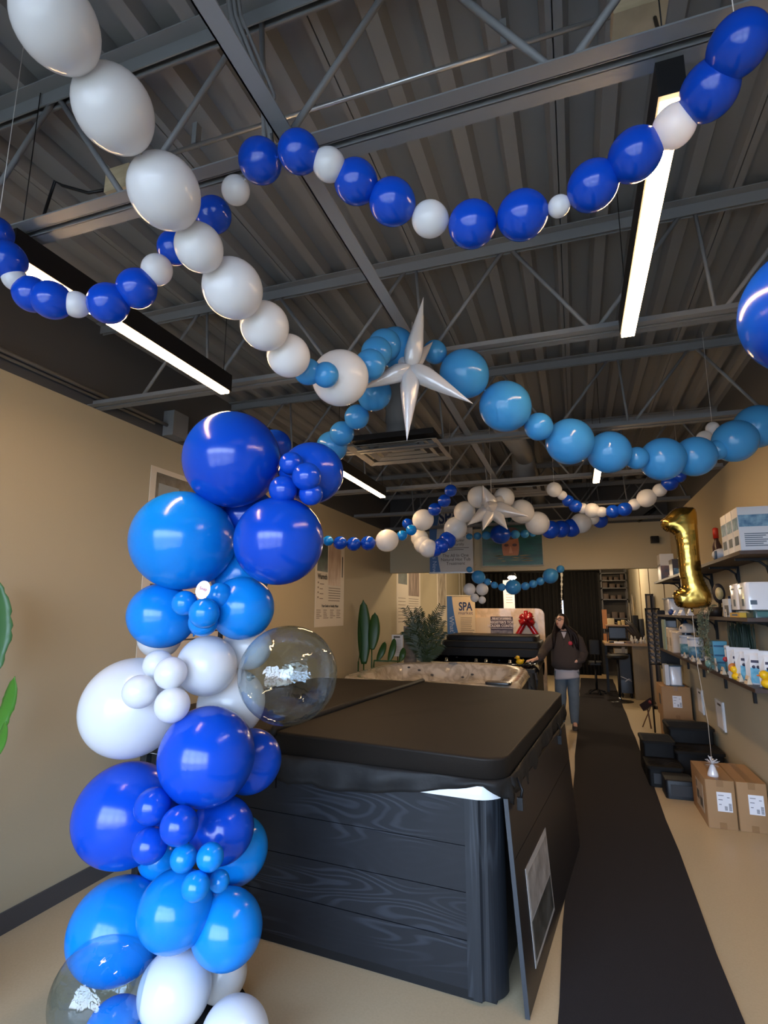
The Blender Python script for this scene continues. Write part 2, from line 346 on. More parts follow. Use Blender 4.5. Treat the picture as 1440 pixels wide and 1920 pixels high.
# ------------------------------------------------------------------ balloons
def latex(name, c, tr=0.22, rough=0.18):
    return mat(name, c, rough, spec=0.5, transl=tr)
BM = {'D': latex('latex_royal_blue', '0c49c6', 0.12), 'L': latex('latex_sky_blue', '108ae8', 0.18), 'P': latex('latex_pale_blue', '4aa3e6', 0.30), 'W': latex('latex_white', 'eceef2', 0.30)}
cb = bpy.data.materials.new('clear_film'); cb.use_nodes = True; t = cb.node_tree; t.nodes.clear()
o_ = t.nodes.new('ShaderNodeOutputMaterial'); mx = t.nodes.new('ShaderNodeMixShader'); tb = t.nodes.new('ShaderNodeBsdfTransparent'); gb = t.nodes.new('ShaderNodeBsdfGlossy')
gb.inputs[1].default_value = 0.03; tb.inputs[0].default_value = (0.80, 0.90, 0.95, 1); lw = t.nodes.new('ShaderNodeLayerWeight'); lw.inputs[0].default_value = 0.5; pw_ = t.nodes.new('ShaderNodeMath'); pw_.operation = 'POWER'; pw_.inputs[1].default_value = 3.2; t.links.new(lw.outputs['Facing'], pw_.inputs[0]); mrr = t.nodes.new('ShaderNodeMapRange'); mrr.inputs[3].default_value = 0.075; mrr.inputs[4].default_value = 0.7; t.links.new(pw_.outputs[0], mrr.inputs[0])
nz = t.nodes.new('ShaderNodeTexNoise'); nz.inputs['Scale'].default_value = 2.2; nz.inputs['Distortion'].default_value = 1.4; bp = t.nodes.new('ShaderNodeBump'); bp.inputs['Strength'].default_value = 0.10; bp.inputs['Distance'].default_value = 0.05
tcc = t.nodes.new('ShaderNodeTexCoord'); t.links.new(tcc.outputs['Object'], nz.inputs['Vector']); t.links.new(nz.outputs['Fac'], bp.inputs['Height']); t.links.new(bp.outputs[0], gb.inputs['Normal'])
t.links.new(mrr.outputs[0], mx.inputs[0]); t.links.new(tb.outputs[0], mx.inputs[1]); t.links.new(gb.outputs[0], mx.inputs[2]); t.links.new(mx.outputs[0], o_.inputs[0])
BM['C'] = cb
CNAME = {'D': 'royal blue', 'L': 'bright sky blue', 'P': 'pale blue', 'W': 'white', 'C': 'clear see-through'}
def balloon_mesh(c, n):
    """unit sphere swelling slightly at the crown and drawn to a neck at -z"""
    pts = []
    K = n // 2
    for i in range(K + 1):
        a = PI * i / K; z = math.cos(a); r = math.sin(a)
        if z < 0: z *= 1 + 0.05 * (-z) ** 3
        pts.append((max(r, 0.004 if i == 0 else 0.0) if i < K else 0.03, z))
    pts += [(0.035, -1.09), (0.02, -1.10)]
    vs = []; fs = []
    for r, z in pts:
        for k in range(n): t = 2 * PI * k / n; vs.append((r * math.cos(t), r * math.sin(t), z))
    for i in range(len(pts) - 1):
        for k in range(n): j = (k + 1) % n; fs.append((i * n + k, (i + 1) * n + k, (i + 1) * n + j, i * n + j))
    fs += [tuple(range(n)), tuple(reversed(range((len(pts) - 1) * n, len(pts) * n)))]
    me = bpy.data.meshes.new('balloon_' + CNAME[c].replace(' ', '_').replace('-', '_')); me.from_pydata(vs, [], fs); me.materials.append(BM[c])
    for p in me.polygons: p.use_smooth = True
    return me
def knot_mesh(c):
    m = MB(); prof = [(0.05, -1.06), (0.03, -1.09), (0.035, -1.12), (0.085, -1.15), (0.095, -1.17), (0.085, -1.185), (0.05, -1.17), (0.03, -1.15)]
    m.lathe(prof, (0, 0, 0), 14)
    me = bpy.data.meshes.new('knot'); me.from_pydata(m.v, [], m.f); me.materials.append(BM[c])
    for p in me.polygons: p.use_smooth = True
    return me
BMESH = {}; KMESH = {}
def balloon(p, R, c, neck, label, group, knot=True, hi=False):
    key = (c, hi)
    if key not in BMESH: BMESH[key] = balloon_mesh(c, 64 if hi else 36)
    if c not in KMESH: KMESH[c] = knot_mesh(c)
    neck = Vector(neck)
    if neck.length < 1e-5: neck = Vector((0, 0, -1))
    q = (-neck).to_track_quat('Z', 'Y').to_matrix().to_4x4()
    M = Matrix.Translation(p) @ q @ Matrix.Diagonal((R, R, R * 1.03, 1))
    o = bpy.data.objects.new('balloon', BMESH[key]); COL.objects.link(o); o.matrix_basis = M; WM[o.name] = M
    tag(o, label, 'balloon', group)
    if knot:
        k = bpy.data.objects.new('knot', KMESH[c]); COL.objects.link(k); k.parent = o
    return o
def string(points, label, r=0.0012):
    tag(MB().tube(points, r, 5).build('string', mat('fishing_line', 'd8d8d8', 0.4)), label, 'string')
def chain(items, desc, group, size='small', knot=True, start=0, tie=(False, False)):
    """items (px, py, diameter px, colour, depth): a run of balloons tied neck to neck; labels count from the left"""
    P = [atw(i[0], i[1], i[4]) for i in items]; R = [i[2] / 2 * i[4] / FPX for i in items]
    order = sorted(range(len(items)), key=lambda i: items[i][0])
    rank = {i: r for r, i in enumerate(order)}
    for i, it in enumerate(items):
        j = i + 1 if i + 1 < len(items) else i - 1
        lab = '%s balloon, %s from left %s' % (CNAME[it[3]], ORD[rank[i] + start], desc)
        balloon(P[i], R[i], it[3], P[j] - P[i], lab, group, knot)
    for q, end in ((0, 'first'), (-1, 'last')):
        if tie[q]: string([P[q] + Vector((0, 0, R[q] * 0.98)), Vector((P[q].x, P[q].y, ZD))], 'line over the %s balloon %s' % (end, desc), 0.0012)
    return P, R

# swag of five inch balloons under the first joist
sw = [(-6, 437, 58, 'D', 1.78), (13, 488, 70, 'D', 1.76), (28, 523, 44, 'W', 1.77), (60, 552, 66, 'D', 1.79), (97, 563, 70, 'D', 1.78), (143, 571, 48, 'W', 1.80), (203, 569, 74, 'D', 1.80), (256, 541, 72, 'D', 1.81), (294, 506, 56, 'W', 1.82), (327, 465, 62, 'D', 1.84), (400, 403, 66, 'D', 1.76), (442, 357, 52, 'W', 1.66), (488, 302, 80, 'D', 1.58), (560, 285, 76, 'D', 1.50), (617, 309, 60, 'W', 1.51)]
sw2 = [(667, 341, 80, 'D', 1.54), (735, 379, 84, 'D', 1.55), (806, 411, 66, 'W', 1.56), (885, 421, 86, 'D', 1.55), (979, 404, 90, 'D', 1.50), (1048, 387, 40, 'W', 1.46), (1111, 349, 90, 'D', 1.42), (1190, 291, 94, 'D', 1.36), (1264, 237, 76, 'W', 1.31), (1330, 170, 102, 'D', 1.25), (1384, 85, 106, 'D', 1.18)]
chain(sw, 'in the left half of the nearest swag', 'near royal blue and white swag', size='plain', tie=(True, False))
chain(sw2, 'in the right half of the nearest swag', 'near royal blue and white swag', size='plain', tie=(False, True))
# white garland coming overhead from the window side to the starburst
wc = [(105, 45, 150, 'W', 1.15), (213, 205, 142, 'W', 1.30), (308, 359, 130, 'W', 1.46), (373, 464, 88, 'W', 1.60), (436, 541, 110, 'W', 1.74), (496, 611, 90, 'W', 1.89), (541, 667, 80, 'W', 2.02), (577, 697, 50, 'P', 2.16), (611, 703, 48, 'P', 2.16), (638, 709, 104, 'W', 2.30), (694, 684, 58, 'P', 2.40), (706, 661, 58, 'P', 2.46), (721, 648, 62, 'P', 2.52), (741, 652, 76, 'P', 2.60)]
chain(wc, 'in the garland from upper left to the starburst', 'white overhead garland', size='plain', tie=(True, False))
ll = [(622, 838, 58, 'P', 3.0), (641, 813, 46, 'P', 2.92), (669, 782, 46, 'P', 2.82), (702, 738, 64, 'P', 2.72)]
chain(ll, 'in the string between column top and starburst', 'pale blue string behind the column', size='plain')
lr = [(815, 660, 44, 'P', 2.72), (870, 701, 90, 'P', 2.68), (947, 762, 94, 'P', 2.73), (1010, 800, 52, 'P', 2.80), (1068, 828, 86, 'P', 2.88), (1142, 848, 78, 'P', 2.97), (1194, 859, 42, 'P', 3.03), (1242, 861, 80, 'P', 3.08), (1303, 856, 74, 'P', 3.12), (1347, 843, 38, 'P', 3.16), (1378, 827, 78, 'P', 3.17), (1419, 800, 80, 'P', 3.22)]
chain(lr, 'in the swag from starburst to right wall', 'pale blue swag', size='plain')
chain([(1320, 822, 28, 'W', 3.7), (1336, 803, 24, 'W', 3.7)], 'of two above the pale blue swag', 'white pair above the pale blue swag', size='plain', knot=True, tie=(False, True))
# farther garlands
ga = [(615, 1014, 19, 'L', 5.2), (637.5, 1018, 25, 'D', 5.25), (663, 1020, 26, 'D', 5.3), (690, 1018.5, 27, 'D', 5.35), (725.5, 1013.5, 42, 'W', 5.4), (754, 1004, 19, 'L', 5.45), (771, 994, 20, 'L', 5.5), (793, 975, 40, 'W', 5.6), (815, 955, 24, 'D', 5.5), (833, 939, 24, 'D', 5.45), (845, 920, 23, 'D', 5.35)]
chain(ga, 'in the far garland starting behind the column', 'mixed garland left of the banner', size='plain', knot=True, tie=(False, True))
gb_ = [(764, 982, 20, 'D', 5.9), (787, 1009, 33, 'W', 5.85), (793, 1021, 34, 'W', 5.8), (803, 1028, 35, 'W', 5.75), (816, 1030, 27, 'D', 5.75), (828, 1023, 29, 'D', 5.75), (839, 1013, 32, 'D', 5.8), (854, 991, 43, 'W', 5.85), (871, 960, 40, 'W', 5.8), (898, 932, 42, 'W', 5.7), (945, 933, 38, 'W', 5.7), (978, 959, 45, 'W', 5.8), (1007.5, 981, 44, 'W', 5.85), (1032, 993, 34, 'D', 5.9), (1052, 992, 32, 'D', 5.95), (1071, 990, 34, 'D', 6.0), (1089, 981, 38, 'W', 6.0), (1111, 972, 24, 'W', 6.0), (1125, 976, 28, 'D', 6.05)]
chain(gb_, 'in the double swag around the far starburst', 'white and royal blue far swag', size='plain', knot=True)
ge = [(1039, 918, 28, 'W', 5.55), (1054, 929, 18, 'W', 5.55), (1065, 939, 22, 'D', 5.55), (1079, 949, 24, 'D', 5.5), (1092.5, 953, 20, 'W', 5.5), (1110, 957, 28, 'W', 5.45), (1128, 960, 20, 'W', 5.4), (1149, 959, 25, 'D', 5.35), (1171, 955, 26, 'D', 5.3), (1189, 946, 22, 'W', 5.3), (1212, 934, 34, 'W', 5.25), (1237, 919, 25, 'W', 5.2), (1256, 905, 30, 'D', 5.15), (1274, 893, 24, 'D', 5.1)]
chain(ge, 'in the small warm lit swag at right', 'small warm lit swag on the right', size='plain', knot=True, tie=(True, True))
gc = [(880, 1006, 12, 'P', 7.9), (895, 1005, 14, 'P', 7.9), (912, 1004, 16, 'P', 7.85), (938, 1002, 36, 'D', 7.8), (966, 1002, 17, 'P', 7.85), (984, 1001, 16, 'P', 7.9), (999, 1000, 13, 'P', 7.95)]
chain(gc, 'in the string before the swimmer picture', 'little string in front of the swimmer picture', size='plain', knot=True, tie=(True, True))
gd = [(880, 1068, 11, 'P', 8.35), (897, 1082, 25, 'P', 8.35), (914, 1091, 13, 'P', 8.35), (927, 1097, 13, 'P', 8.35), (941, 1101, 14, 'P', 8.35), (962, 1101, 28, 'P', 8.35), (985, 1099, 15, 'P', 8.35), (999.5, 1095, 15, 'P', 8.35), (1013, 1090, 15, 'P', 8.35), (1032, 1080, 28, 'P', 8.35), (1051, 1067, 14, 'P', 8.35)]
chain(gd, 'in the swag below the header wall', 'pale blue swag below the header', size='plain', knot=True)
string([atw(1051, 1067, 8.35), Vector((atw(1051, 1067, 8.35).x, 8.99, 2.45))], 'line tying the right end of the lower swag to the header')
string([atw(880, 1068, 8.35), Vector((atw(880, 1068, 8.35).x, 8.99, 2.45))], 'line tying the left end of the lower swag to the header')
P4 = [(880, 1105, 23, 'W', 8.3, 'upper left'), (904, 1105, 23, 'W', 8.3, 'upper right'), (890, 1121, 16, 'W', 8.2, 'lower front'), (904, 1125, 14, 'W', 8.3, 'lower right')]
for a in P4: balloon(atw(a[0], a[1], a[4]), a[2] / 2 * a[4] / FPX, 'W', Vector((0, 0.3, 0.2)), 'cream white balloon, %s one of the four by the spa sign' % a[5], 'white cluster by the spa sign')
string([atw(892, 1112, 8.3), atw(896, 1100, 8.32), atw(897, 1086, 8.35)], 'string tying the four white balloons to the pale blue swag')
balloon(atw(1524, 577, 1.75), 0.205, 'D', Vector((0.3, 0, 0.6)), 'big dark blue balloon cut off by the right edge of the view', None, hi=True)
q_ = atw(1524, 577, 1.75); string([q_ + Vector((0, 0, 0.2)), Vector((q_.x, q_.y, ZD))], 'line holding the big dark blue balloon at the right edge')

# the tall column beside the covered tub: (px, py, diameter, colour, y, label)
CG = 'organic balloon column'
col = [
 (435, 862, 182, 'D', 2.10, 'largest royal blue balloon at the very top of the column'),
 (515, 836, 62, 'D', 2.45, 'royal blue balloon mostly hidden behind the top one'),
 (585, 887, 116, 'D', 2.20, 'royal blue balloon at the top right of the column carrying four little ones'),
 (546, 869, 44, 'D', 2.02, 'little royal blue balloon, upper left of the four at the top right'),
 (575, 894, 54, 'D', 1.99, 'little royal blue balloon, centre front of the four at the top right'),
 (531, 918, 53, 'D', 2.00, 'little royal blue balloon, lower left of the four at the top right'),
 (583, 926, 44, 'D', 2.03, 'little royal blue balloon, lower right of the four at the top right'),
 (343, 1013, 190, 'L', 2.08, 'largest sky blue balloon, upper left of the column'),
 (523, 1014, 166, 'D', 2.06, 'big royal blue balloon, right of the largest sky blue one'),
 (462, 968, 110, 'D', 2.36, 'royal blue balloon deep in the gap below the top balloon'),
 (452, 1075, 110, 'L', 2.36, 'sky blue balloon deep in the gap under the big royal blue one'),
 (302, 1154, 124, 'L', 2.10, 'sky blue balloon left of the white oval tag'),
 (454, 1140, 120, 'L', 2.14, 'sky blue balloon right of the white oval tag'),
 (346, 1131, 48, 'L', 1.98, 'little sky blue balloon at the left of the oval tag'),
 (412, 1117, 50, 'L', 2.02, 'little sky blue balloon behind the right of the oval tag'),
 (383, 1150, 58, 'L', 1.93, 'little sky blue balloon just under the oval tag, in front'),
 (381, 1166, 56, 'L', 1.97, 'little sky blue balloon peeping out below the one under the tag'),
 (300, 1193, 84, 'W', 2.26, 'white balloon mostly hidden under the left sky blue balloon'),
 (465, 1212, 88, 'W', 2.34, 'white balloon mostly hidden behind the big clear balloon'),
 (388, 1248, 115, 'W', 2.12, 'white balloon at the centre, left of the upper clear balloon'),
 (248, 1326, 192, 'W', 2.08, 'largest white balloon, far left of the column'),
 (297, 1247, 58, 'W', 1.99, 'little white balloon, top one of the four on the large white balloon'),
 (320, 1262, 62, 'W', 1.92, 'little white balloon, right front of the four on the large white balloon'),
 (262, 1297, 65, 'W', 1.88, 'little white balloon, left one of the four on the large white balloon'),
 (323, 1322, 68, 'W', 1.91, 'little white balloon, lower right of the four on the large white balloon'),
 (434, 1318, 128, 'W', 2.32, 'white balloon behind, below the upper clear balloon'),
 (540, 1265, 186, 'C', 2.06, 'clear see-through balloon at the right, in front of the black tub cover'),
 (388, 1417, 188, 'D', 2.02, 'large royal blue balloon at the centre of the column'),
 (468, 1427, 122, 'D', 2.30, 'royal blue balloon behind the large centre one, at its right'),
 (238, 1526, 202, 'D', 2.06, 'largest royal blue balloon at the far left, low in the column'),
 (286, 1512, 72, 'D', 1.86, 'little royal blue balloon, upper left of the three low in the column'),
 (336, 1548, 76, 'D', 1.84, 'little royal blue balloon, right front of the three low in the column'),
 (281, 1585, 71, 'D', 1.86, 'little royal blue balloon, lower left of the three low in the column'),
 (416, 1556, 128, 'D', 2.12, 'royal blue balloon low in the column, at the right'),
 (441, 1594, 130, 'L', 2.32, 'sky blue balloon behind the low right royal blue one'),
 (297, 1610, 80, 'L', 2.24, 'sky blue balloon showing under the far left royal blue one'),
 (344, 1609, 54, 'L', 1.90, 'little sky blue balloon, upper left of the four low down'),
 (394, 1607, 55, 'L', 1.88, 'little sky blue balloon, upper right of the four low down'),
 (367, 1662, 58, 'L', 1.83, 'little sky blue balloon, bottom one of the four low down'),
 (411, 1652, 42, 'L', 1.95, 'little sky blue balloon, far right of the four low down'),
 (222, 1742, 200, 'L', 2.10, 'largest sky blue balloon near the floor, at the left'),
 (329, 1706, 155, 'L', 2.00, 'oval sky blue balloon near the floor, at the centre'),
 (425, 1740, 148, 'L', 2.12, 'sky blue balloon near the floor, at the right'),
 (192, 1858, 210, 'C', 1.92, 'clear see-through balloon at the floor, lower left'),
 (328, 1855, 155, 'W', 2.05, 'white balloon at the floor, right of the clear one'),
 (415, 1825, 106, 'W', 2.30, 'white balloon at the floor, behind and right'),
 (440, 1945, 150, 'W', 2.02, 'white balloon at the floor, lowest and rightmost'),
 (215, 1935, 130, 'L', 2.14, 'pale sky blue balloon at the floor seen through the clear one'),
]
AX = Vector((-1.62, 2.22))
for px, py, d, c, y, lab in col:
    p = aty(px, py, y); wd = (p - CAM).dot(FWD); rr = math.hypot(px - 720, py - 960) / FPX
    R = d / 2 * wd / FPX * (1 + rr * rr) ** -0.25
    for _ in range(30):
        if p.z < R * 0.9:
            y -= 0.02; p = aty(px, py, y); wd = (p - CAM).dot(FWD); R = d / 2 * wd / FPX * (1 + rr * rr) ** -0.25
    nk = Vector((AX.x - p.x, AX.y - p.y, random.uniform(-0.15, 0.15)))
    balloon(p, R, c, nk, lab, CG, True, hi=True)
st = thing('balloon_stand', (AX.x, AX.y + 0.05, 0), 'thin black pole stand holding the tall balloon column', 'stand')
MB().tube([(AX.x, AX.y + 0.08, 0.02), (AX.x, AX.y + 0.08, 2.35)], 0.012, 8).build('pole', M_BLACK, st)
MB().lathe([(0.2, 0), (0.2, 0.012), (0.03, 0.03)], (AX.x, AX.y + 0.08, 0), 24).build('base_plate', M_BLACK, st)
# oval tag
tp = aty(380.5, 1106, 1.86); tg = thing('oval_tag', tp, 'small white oval card with pink script tucked between little sky blue balloons', 'tag')
m = MB(); ring = []
ex, ez = 0.0275, 0.037
nrm = (CAM - tp).normalized(); ax = Vector((0, 0, 1)).cross(nrm).normalized(); ay = nrm.cross(ax)
ax2 = (ax * math.cos(0.25) - ay * math.sin(0.25)); ay2 = (ay * math.cos(0.25) + ax * math.sin(0.25))
vs = [tp + ax2 * (ex * math.cos(2 * PI * k / 28)) + ay2 * (ez * math.sin(2 * PI * k / 28)) for k in range(28)]
m.add(vs + [v - nrm * 0.0015 for v in vs], [tuple(range(28)), tuple(reversed(range(28, 56)))] + [(i, i + 28, (i + 1) % 28 + 28, (i + 1) % 28) for i in range(28)], False)
m.build('card', mat('tag_card', 'f3eef2', 0.4), tg)
TM = Matrix((( ax2.x, ay2.x, nrm.x, tp.x), (ax2.y, ay2.y, nrm.y, tp.y), (ax2.z, ay2.z, nrm.z, tp.z), (0, 0, 0, 1))) @ Matrix.Translation((0, 0.004, 0.001))
text('Snap', 0.016, TM, mat('pink_ink', 'c0405f', 0.5), tg)

# ------------------------------------------------------------------ starburst foil balloons
M_PEARL = mat('pearl_foil', 'dcdde2', 0.22, 0.15, transl=0.30, bump=(30, 0.25))
def starburst(c, tips, rb, label):
    st = thing('starburst_balloon', c, label, 'foil balloon')
    for tip, wd in tips:
        d = tip - c; L = d.length; d.normalize()
        a = d.cross(Vector((0.3, 1, 0.2))).normalized(); b = d.cross(a); rings = []
        for f, k in ((0.0, 0.55), (0.12, 0.9), (0.24, 1.0), (0.4, 0.85), (0.6, 0.58), (0.8, 0.28), (0.93, 0.10), (1.0, 0.012)):
            r = []
            for i in range(16):
                t = 2 * PI * i / 16; q = abs(math.cos(t * 2)) ** 0.6 * 0.16 + 0.88
                r.append(c + d * (L * f) + (a * math.cos(t) + b * math.sin(t)) * (wd / 2 * k * q))
            rings.append(r)
        MB().loft(rings).build('spike', M_PEARL, st)
    return st
sc_ = atw(770, 690, 2.5)
starburst(sc_, [(atw(794, 557, 2.48), 0.085), (atw(887, 757, 2.40), 0.085), (atw(763, 827, 2.42), 0.088), (atw(676, 730, 2.48), 0.085), (sc_ + Vector((0.03, 0.30, 0.02)), 0.09), (atw(812, 640, 2.66), 0.07), (atw(722, 640, 2.78), 0.07)], 0.1, 'large pearl white starburst foil balloon hanging where the garlands meet')
string([sc_, Vector((sc_.x, sc_.y + 0.03, ZB))], 'short string holding the large starburst to the joist', 0.0015)
s2 = atw(922, 952, 5.55)
starburst(s2, [(atw(905, 910, 5.5), 0.16), (atw(990, 968, 5.35), 0.16), (atw(952, 993, 5.35), 0.15), (atw(905, 995, 5.35), 0.15), (atw(876, 985, 5.4), 0.15), (atw(950, 925, 5.7), 0.15), (atw(895, 935, 5.7), 0.14), (s2 + Vector((0, -0.22, -0.02)), 0.15)], 0.1, 'smaller white starburst foil balloon in the far arch, before the swimmer picture')
string([s2, Vector((s2.x, s2.y, 3.6))], 'string holding the far starburst up to the deck', 0.002)
# ------------------------------------------------------------------ wood grain for the tub cabinets
def grain(name, c1, c2, axis, rough=0.5):
    """contour lines of stretched noise: cathedral figure in patches over a fine streak"""
    m = bpy.data.materials.new(name); m.use_nodes = True; t = m.node_tree; b = t.nodes['Principled BSDF']; b.inputs['Roughness'].default_value = rough; b.inputs['Specular IOR Level'].default_value = 0.35
    N_ = t.nodes.new; L_ = t.links.new
    c = N_('ShaderNodeTexCoord'); mp = N_('ShaderNodeMapping'); mp.inputs['Scale'].default_value = (0.9, 1, 5.0) if axis == 'x' else (12, 12, 0.9); L_(c.outputs['Object'], mp.inputs[0])
    n1 = N_('ShaderNodeTexNoise'); n1.inputs['Scale'].default_value = 1.0; n1.inputs['Detail'].default_value = 1.5; L_(mp.outputs[0], n1.inputs['Vector'])
    mu = N_('ShaderNodeMath'); mu.operation = 'MULTIPLY'; mu.inputs[1].default_value = 150 if axis == 'x' else 60; L_(n1.outputs['Fac'], mu.inputs[0])
    si = N_('ShaderNodeMath'); si.operation = 'SINE'; L_(mu.outputs[0], si.inputs[0])
    r1 = N_('ShaderNodeMapRange'); r1.inputs[1].default_value = 0.0; r1.inputs[2].default_value = 1.0; L_(si.outputs[0], r1.inputs[0])
    mp2 = N_('ShaderNodeMapping'); mp2.inputs['Scale'].default_value = (0.8, 1, 2.2) if axis == 'x' else (3, 3, 0.8); mp2.inputs['Location'].default_value = (3.1, 0, 1.7); L_(c.outputs['Object'], mp2.inputs[0])
    n2 = N_('ShaderNodeTexNoise'); n2.inputs['Scale'].default_value = 1.6; n2.inputs['Detail'].default_value = 1; L_(mp2.outputs[0], n2.inputs['Vector'])
    mk = N_('ShaderNodeMapRange'); mk.inputs[1].default_value = 0.50; mk.inputs[2].default_value = 0.60; mk.inputs[3].default_value = 0.10; L_(n2.outputs['Fac'], mk.inputs[0])
    m3 = N_('ShaderNodeMath'); m3.operation = 'MULTIPLY'; L_(r1.outputs[0], m3.inputs[0]); L_(mk.outputs[0], m3.inputs[1])
    r = N_('ShaderNodeValToRGB'); r.color_ramp.elements[0].color = srgb(c1); r.color_ramp.elements[1].color = srgb(c2); L_(m3.outputs[0], r.inputs[0]); L_(r.outputs[0], b.inputs['Base Color'])
    bp = N_('ShaderNodeBump'); bp.inputs['Strength'].default_value = 0.25; bp.inputs['Distance'].default_value = 0.002; L_(m3.outputs[0], bp.inputs['Height']); L_(bp.outputs[0], b.inputs['Normal'])
    return m
M_PLANK = grain('cabinet_grain', '15171c', '272a31', 'x')
M_POST = grain('post_grain', '1d2025', '2e3238', 'z')
M_CAB = mat('cabinet_black', '221f1e', 0.5, noise=(3, 0.3), tint2='211f1f')
M_COVER = mat('cover_vinyl', '1f1a16', 0.62, spec=0.3, noise=(6, 0.25), tint2='1e1a17', bump=(250, 0.15))
M_SKIRT = mat('skirt_vinyl', '1a1a1b', 0.62, spec=0.35, bump=(14, 0.35))
M_ACRYL = mat('white_acrylic', 'e6e8ea', 0.15, coat=0.4)

# ------------------------------------------------------------------ the covered tub in front
T1 = thing('hot_tub', (-0.385, 2.715, 0), 'nearest hot tub with dark grained wood cabinet, under the black cover', 'hot tub', None, math.radians(-5))
L1 = WM[T1.name]
def tb(): m = MB(); m.M = L1; return m
SZ = 2.28
m = tb()
zs = [0.05, 0.245, 0.44, 0.635, 0.85]
for a, b in zip(zs[:-1], zs[1:]): m.box(-SZ + 0.16, -0.155, 0.012, 0.05, a, b - 0.004)
m.box(-SZ + 0.16, -0.155, 0.02, 0.05, 0.05, 0.85)
m.build('front_panel', M_PLANK, T1)
m = tb(); m.box(-SZ + 0.1, -0.1, 0.03, 0.06, 0.0, 0.06); m.box(-SZ + 0.1, -0.04, 0.05, SZ - 0.1, 0.0, 0.05); m.build('base', M_BLACK, T1)
def corner(cx, cy, a0, name):
    m = tb(); out_ = []; r = 0.13
    prof = [(r, 0)]
    arc = []
    for k in range(17):
        a = math.radians(a0 + 90 * k / 16); rr = r
        if k in (4, 5): rr = r - 0.008
        arc.append((cx + rr * math.cos(a), cy + rr * math.sin(a)))
    poly = arc + [(cx, cy)]
    m.prism(poly, 0.02, 0.855, 'z'); m.build(name, M_POST, T1)
corner(-0.13, 0.13, 270, 'corner_post'); corner(-SZ + 0.13, 0.13, 180, 'corner_post')
corner(-0.13, SZ - 0.13, 0, 'corner_post'); corner(-SZ + 0.13, SZ - 0.13, 90, 'corner_post')
m = tb(); m.box(-0.155, -0.13, 0.0, 0.04, 0.03, 0.855); m.build('trim_strip', M_POST, T1)
m = tb(); m.box(-0.05, -0.02, 0.14, SZ - 0.14, 0.05, 0.85); m.build('side_panel', M_CAB, T1)
m = tb(); m.box(-SZ + 0.02, -SZ + 0.05, 0.14, SZ - 0.14, 0.05, 0.85); m.box(-SZ + 0.14, -0.14, SZ - 0.05, SZ - 0.02, 0.05, 0.85); m.build('rear_panel', M_CAB, T1)
m = tb(); m.rbox(-SZ - 0.015, 0.015, -0.015, SZ + 0.015, 0.845, 0.925, 0.13, 8); m.build('shell_rim', M_ACRYL, T1)

# cover: two tapered foam halves with a skirt, straps and hinge
CV = thing('spa_cover', (-0.385, 2.715, 0.93), 'black folding vinyl cover lying on the nearest hot tub', 'hot tub cover', None, math.radians(-5))
def slab(x0, x1, z0, z1, name):
    """one half; z0 height at x0, z1 at x1 (top); rounded outer corners"""
    m = MB(); m.M = L1; N = 10; r = 0.12; y0, y1 = -0.04, SZ + 0.04
    ring = []
    outer = x1 if abs(x1) < abs(x0) else x0; inner = x0 if outer == x1 else x1; sg = 1 if outer == x1 else -1
    pts = [(inner, y0)]
    for k in range(N + 1): a = math.radians(-90 + 90 * k / N); pts.append((outer + sg * (-r + r * math.cos(a)), y0 + r + r * math.sin(a)))
    for k in range(N + 1): a = math.radians(90 * k / N); pts.append((outer + sg * (-r + r * math.cos(a)), y1 - r + r * math.sin(a)))
    pts.append((inner, y1))
    zt = lambda x: z0 + (z1 - z0) * (x - x0) / (x1 - x0)
    cx, cy = (x0 + x1) / 2, (y0 + y1) / 2
    def rg(f, dz, base=None):
        return [(cx + (x - cx) * f, cy + (y - cy) * f, (zt(x) + dz) if base is None else base) for x, y in pts]
    rings = [rg(1, 0, 0.925), rg(1.0, -0.014), rg(1.004, -0.009), rg(1.0, -0.003), rg(0.994, 0.0), rg(0.985, 0.0), rg(0.55, 0.003), rg(0.1, 0.003)]
    m.loft(rings, caps=True); return m.build(name, M_COVER, CV)
hx = -SZ / 2 - 0.06
slab(hx + 0.012, 0.045, 1.055, 1.035, 'cover_half'); slab(-SZ - 0.045, hx - 0.012, 1.035, 1.055, 'cover_half')
m = MB(); m.M = L1; m.tube([(hx, -0.045, 1.035), (hx, -0.04, 1.062), (hx, 1.0, 1.066), (hx, SZ + 0.04, 1.062), (hx, SZ + 0.05, 1.03)], 0.020, 10); m.build('hinge', M_SKIRT, CV)
# skirt: hangs below the slab, scalloped edge, lifted at the near right corner
m = MB(); m.M = L1; path = []
def addp(x, y, nx, ny, lo): path.append((x, y, nx, ny, lo))
n1 = 46
for i in range(n1 + 1):
    f = i / n1; x = -SZ - 0.04 + 0.12 + (SZ + 0.08 - 0.24) * f; d = x
    lo = 0.835 + 0.02 * math.sin(f * 9) * math.exp(-f) + 0.012 * math.sin(f * 31)
    if x > -0.95: lo = 0.80 + 0.135 * ((x + 0.95) / 0.95) ** 1.8
    if abs(x - hx) < 0.12: lo -= 0.02
    addp(x, -0.04, 0, -1, lo)
for k in range(1, 10): a = math.radians(-90 + 10 * k); addp(0.045 - 0.12 + 0.12 * math.cos(a), -0.04 + 0.12 + 0.12 * math.sin(a), math.cos(a), math.sin(a), 0.925 - 0.012 * k)
for i in range(n1 + 1):
    f = i / n1; y = 0.08 + (SZ - 0.08) * f; lo = 0.80 + 0.035 * math.cos(f * 6.0) + 0.01 * math.sin(f * 25)
    addp(0.045, y, 1, 0, min(lo, 0.86 - 0.04 * f))
rows = []
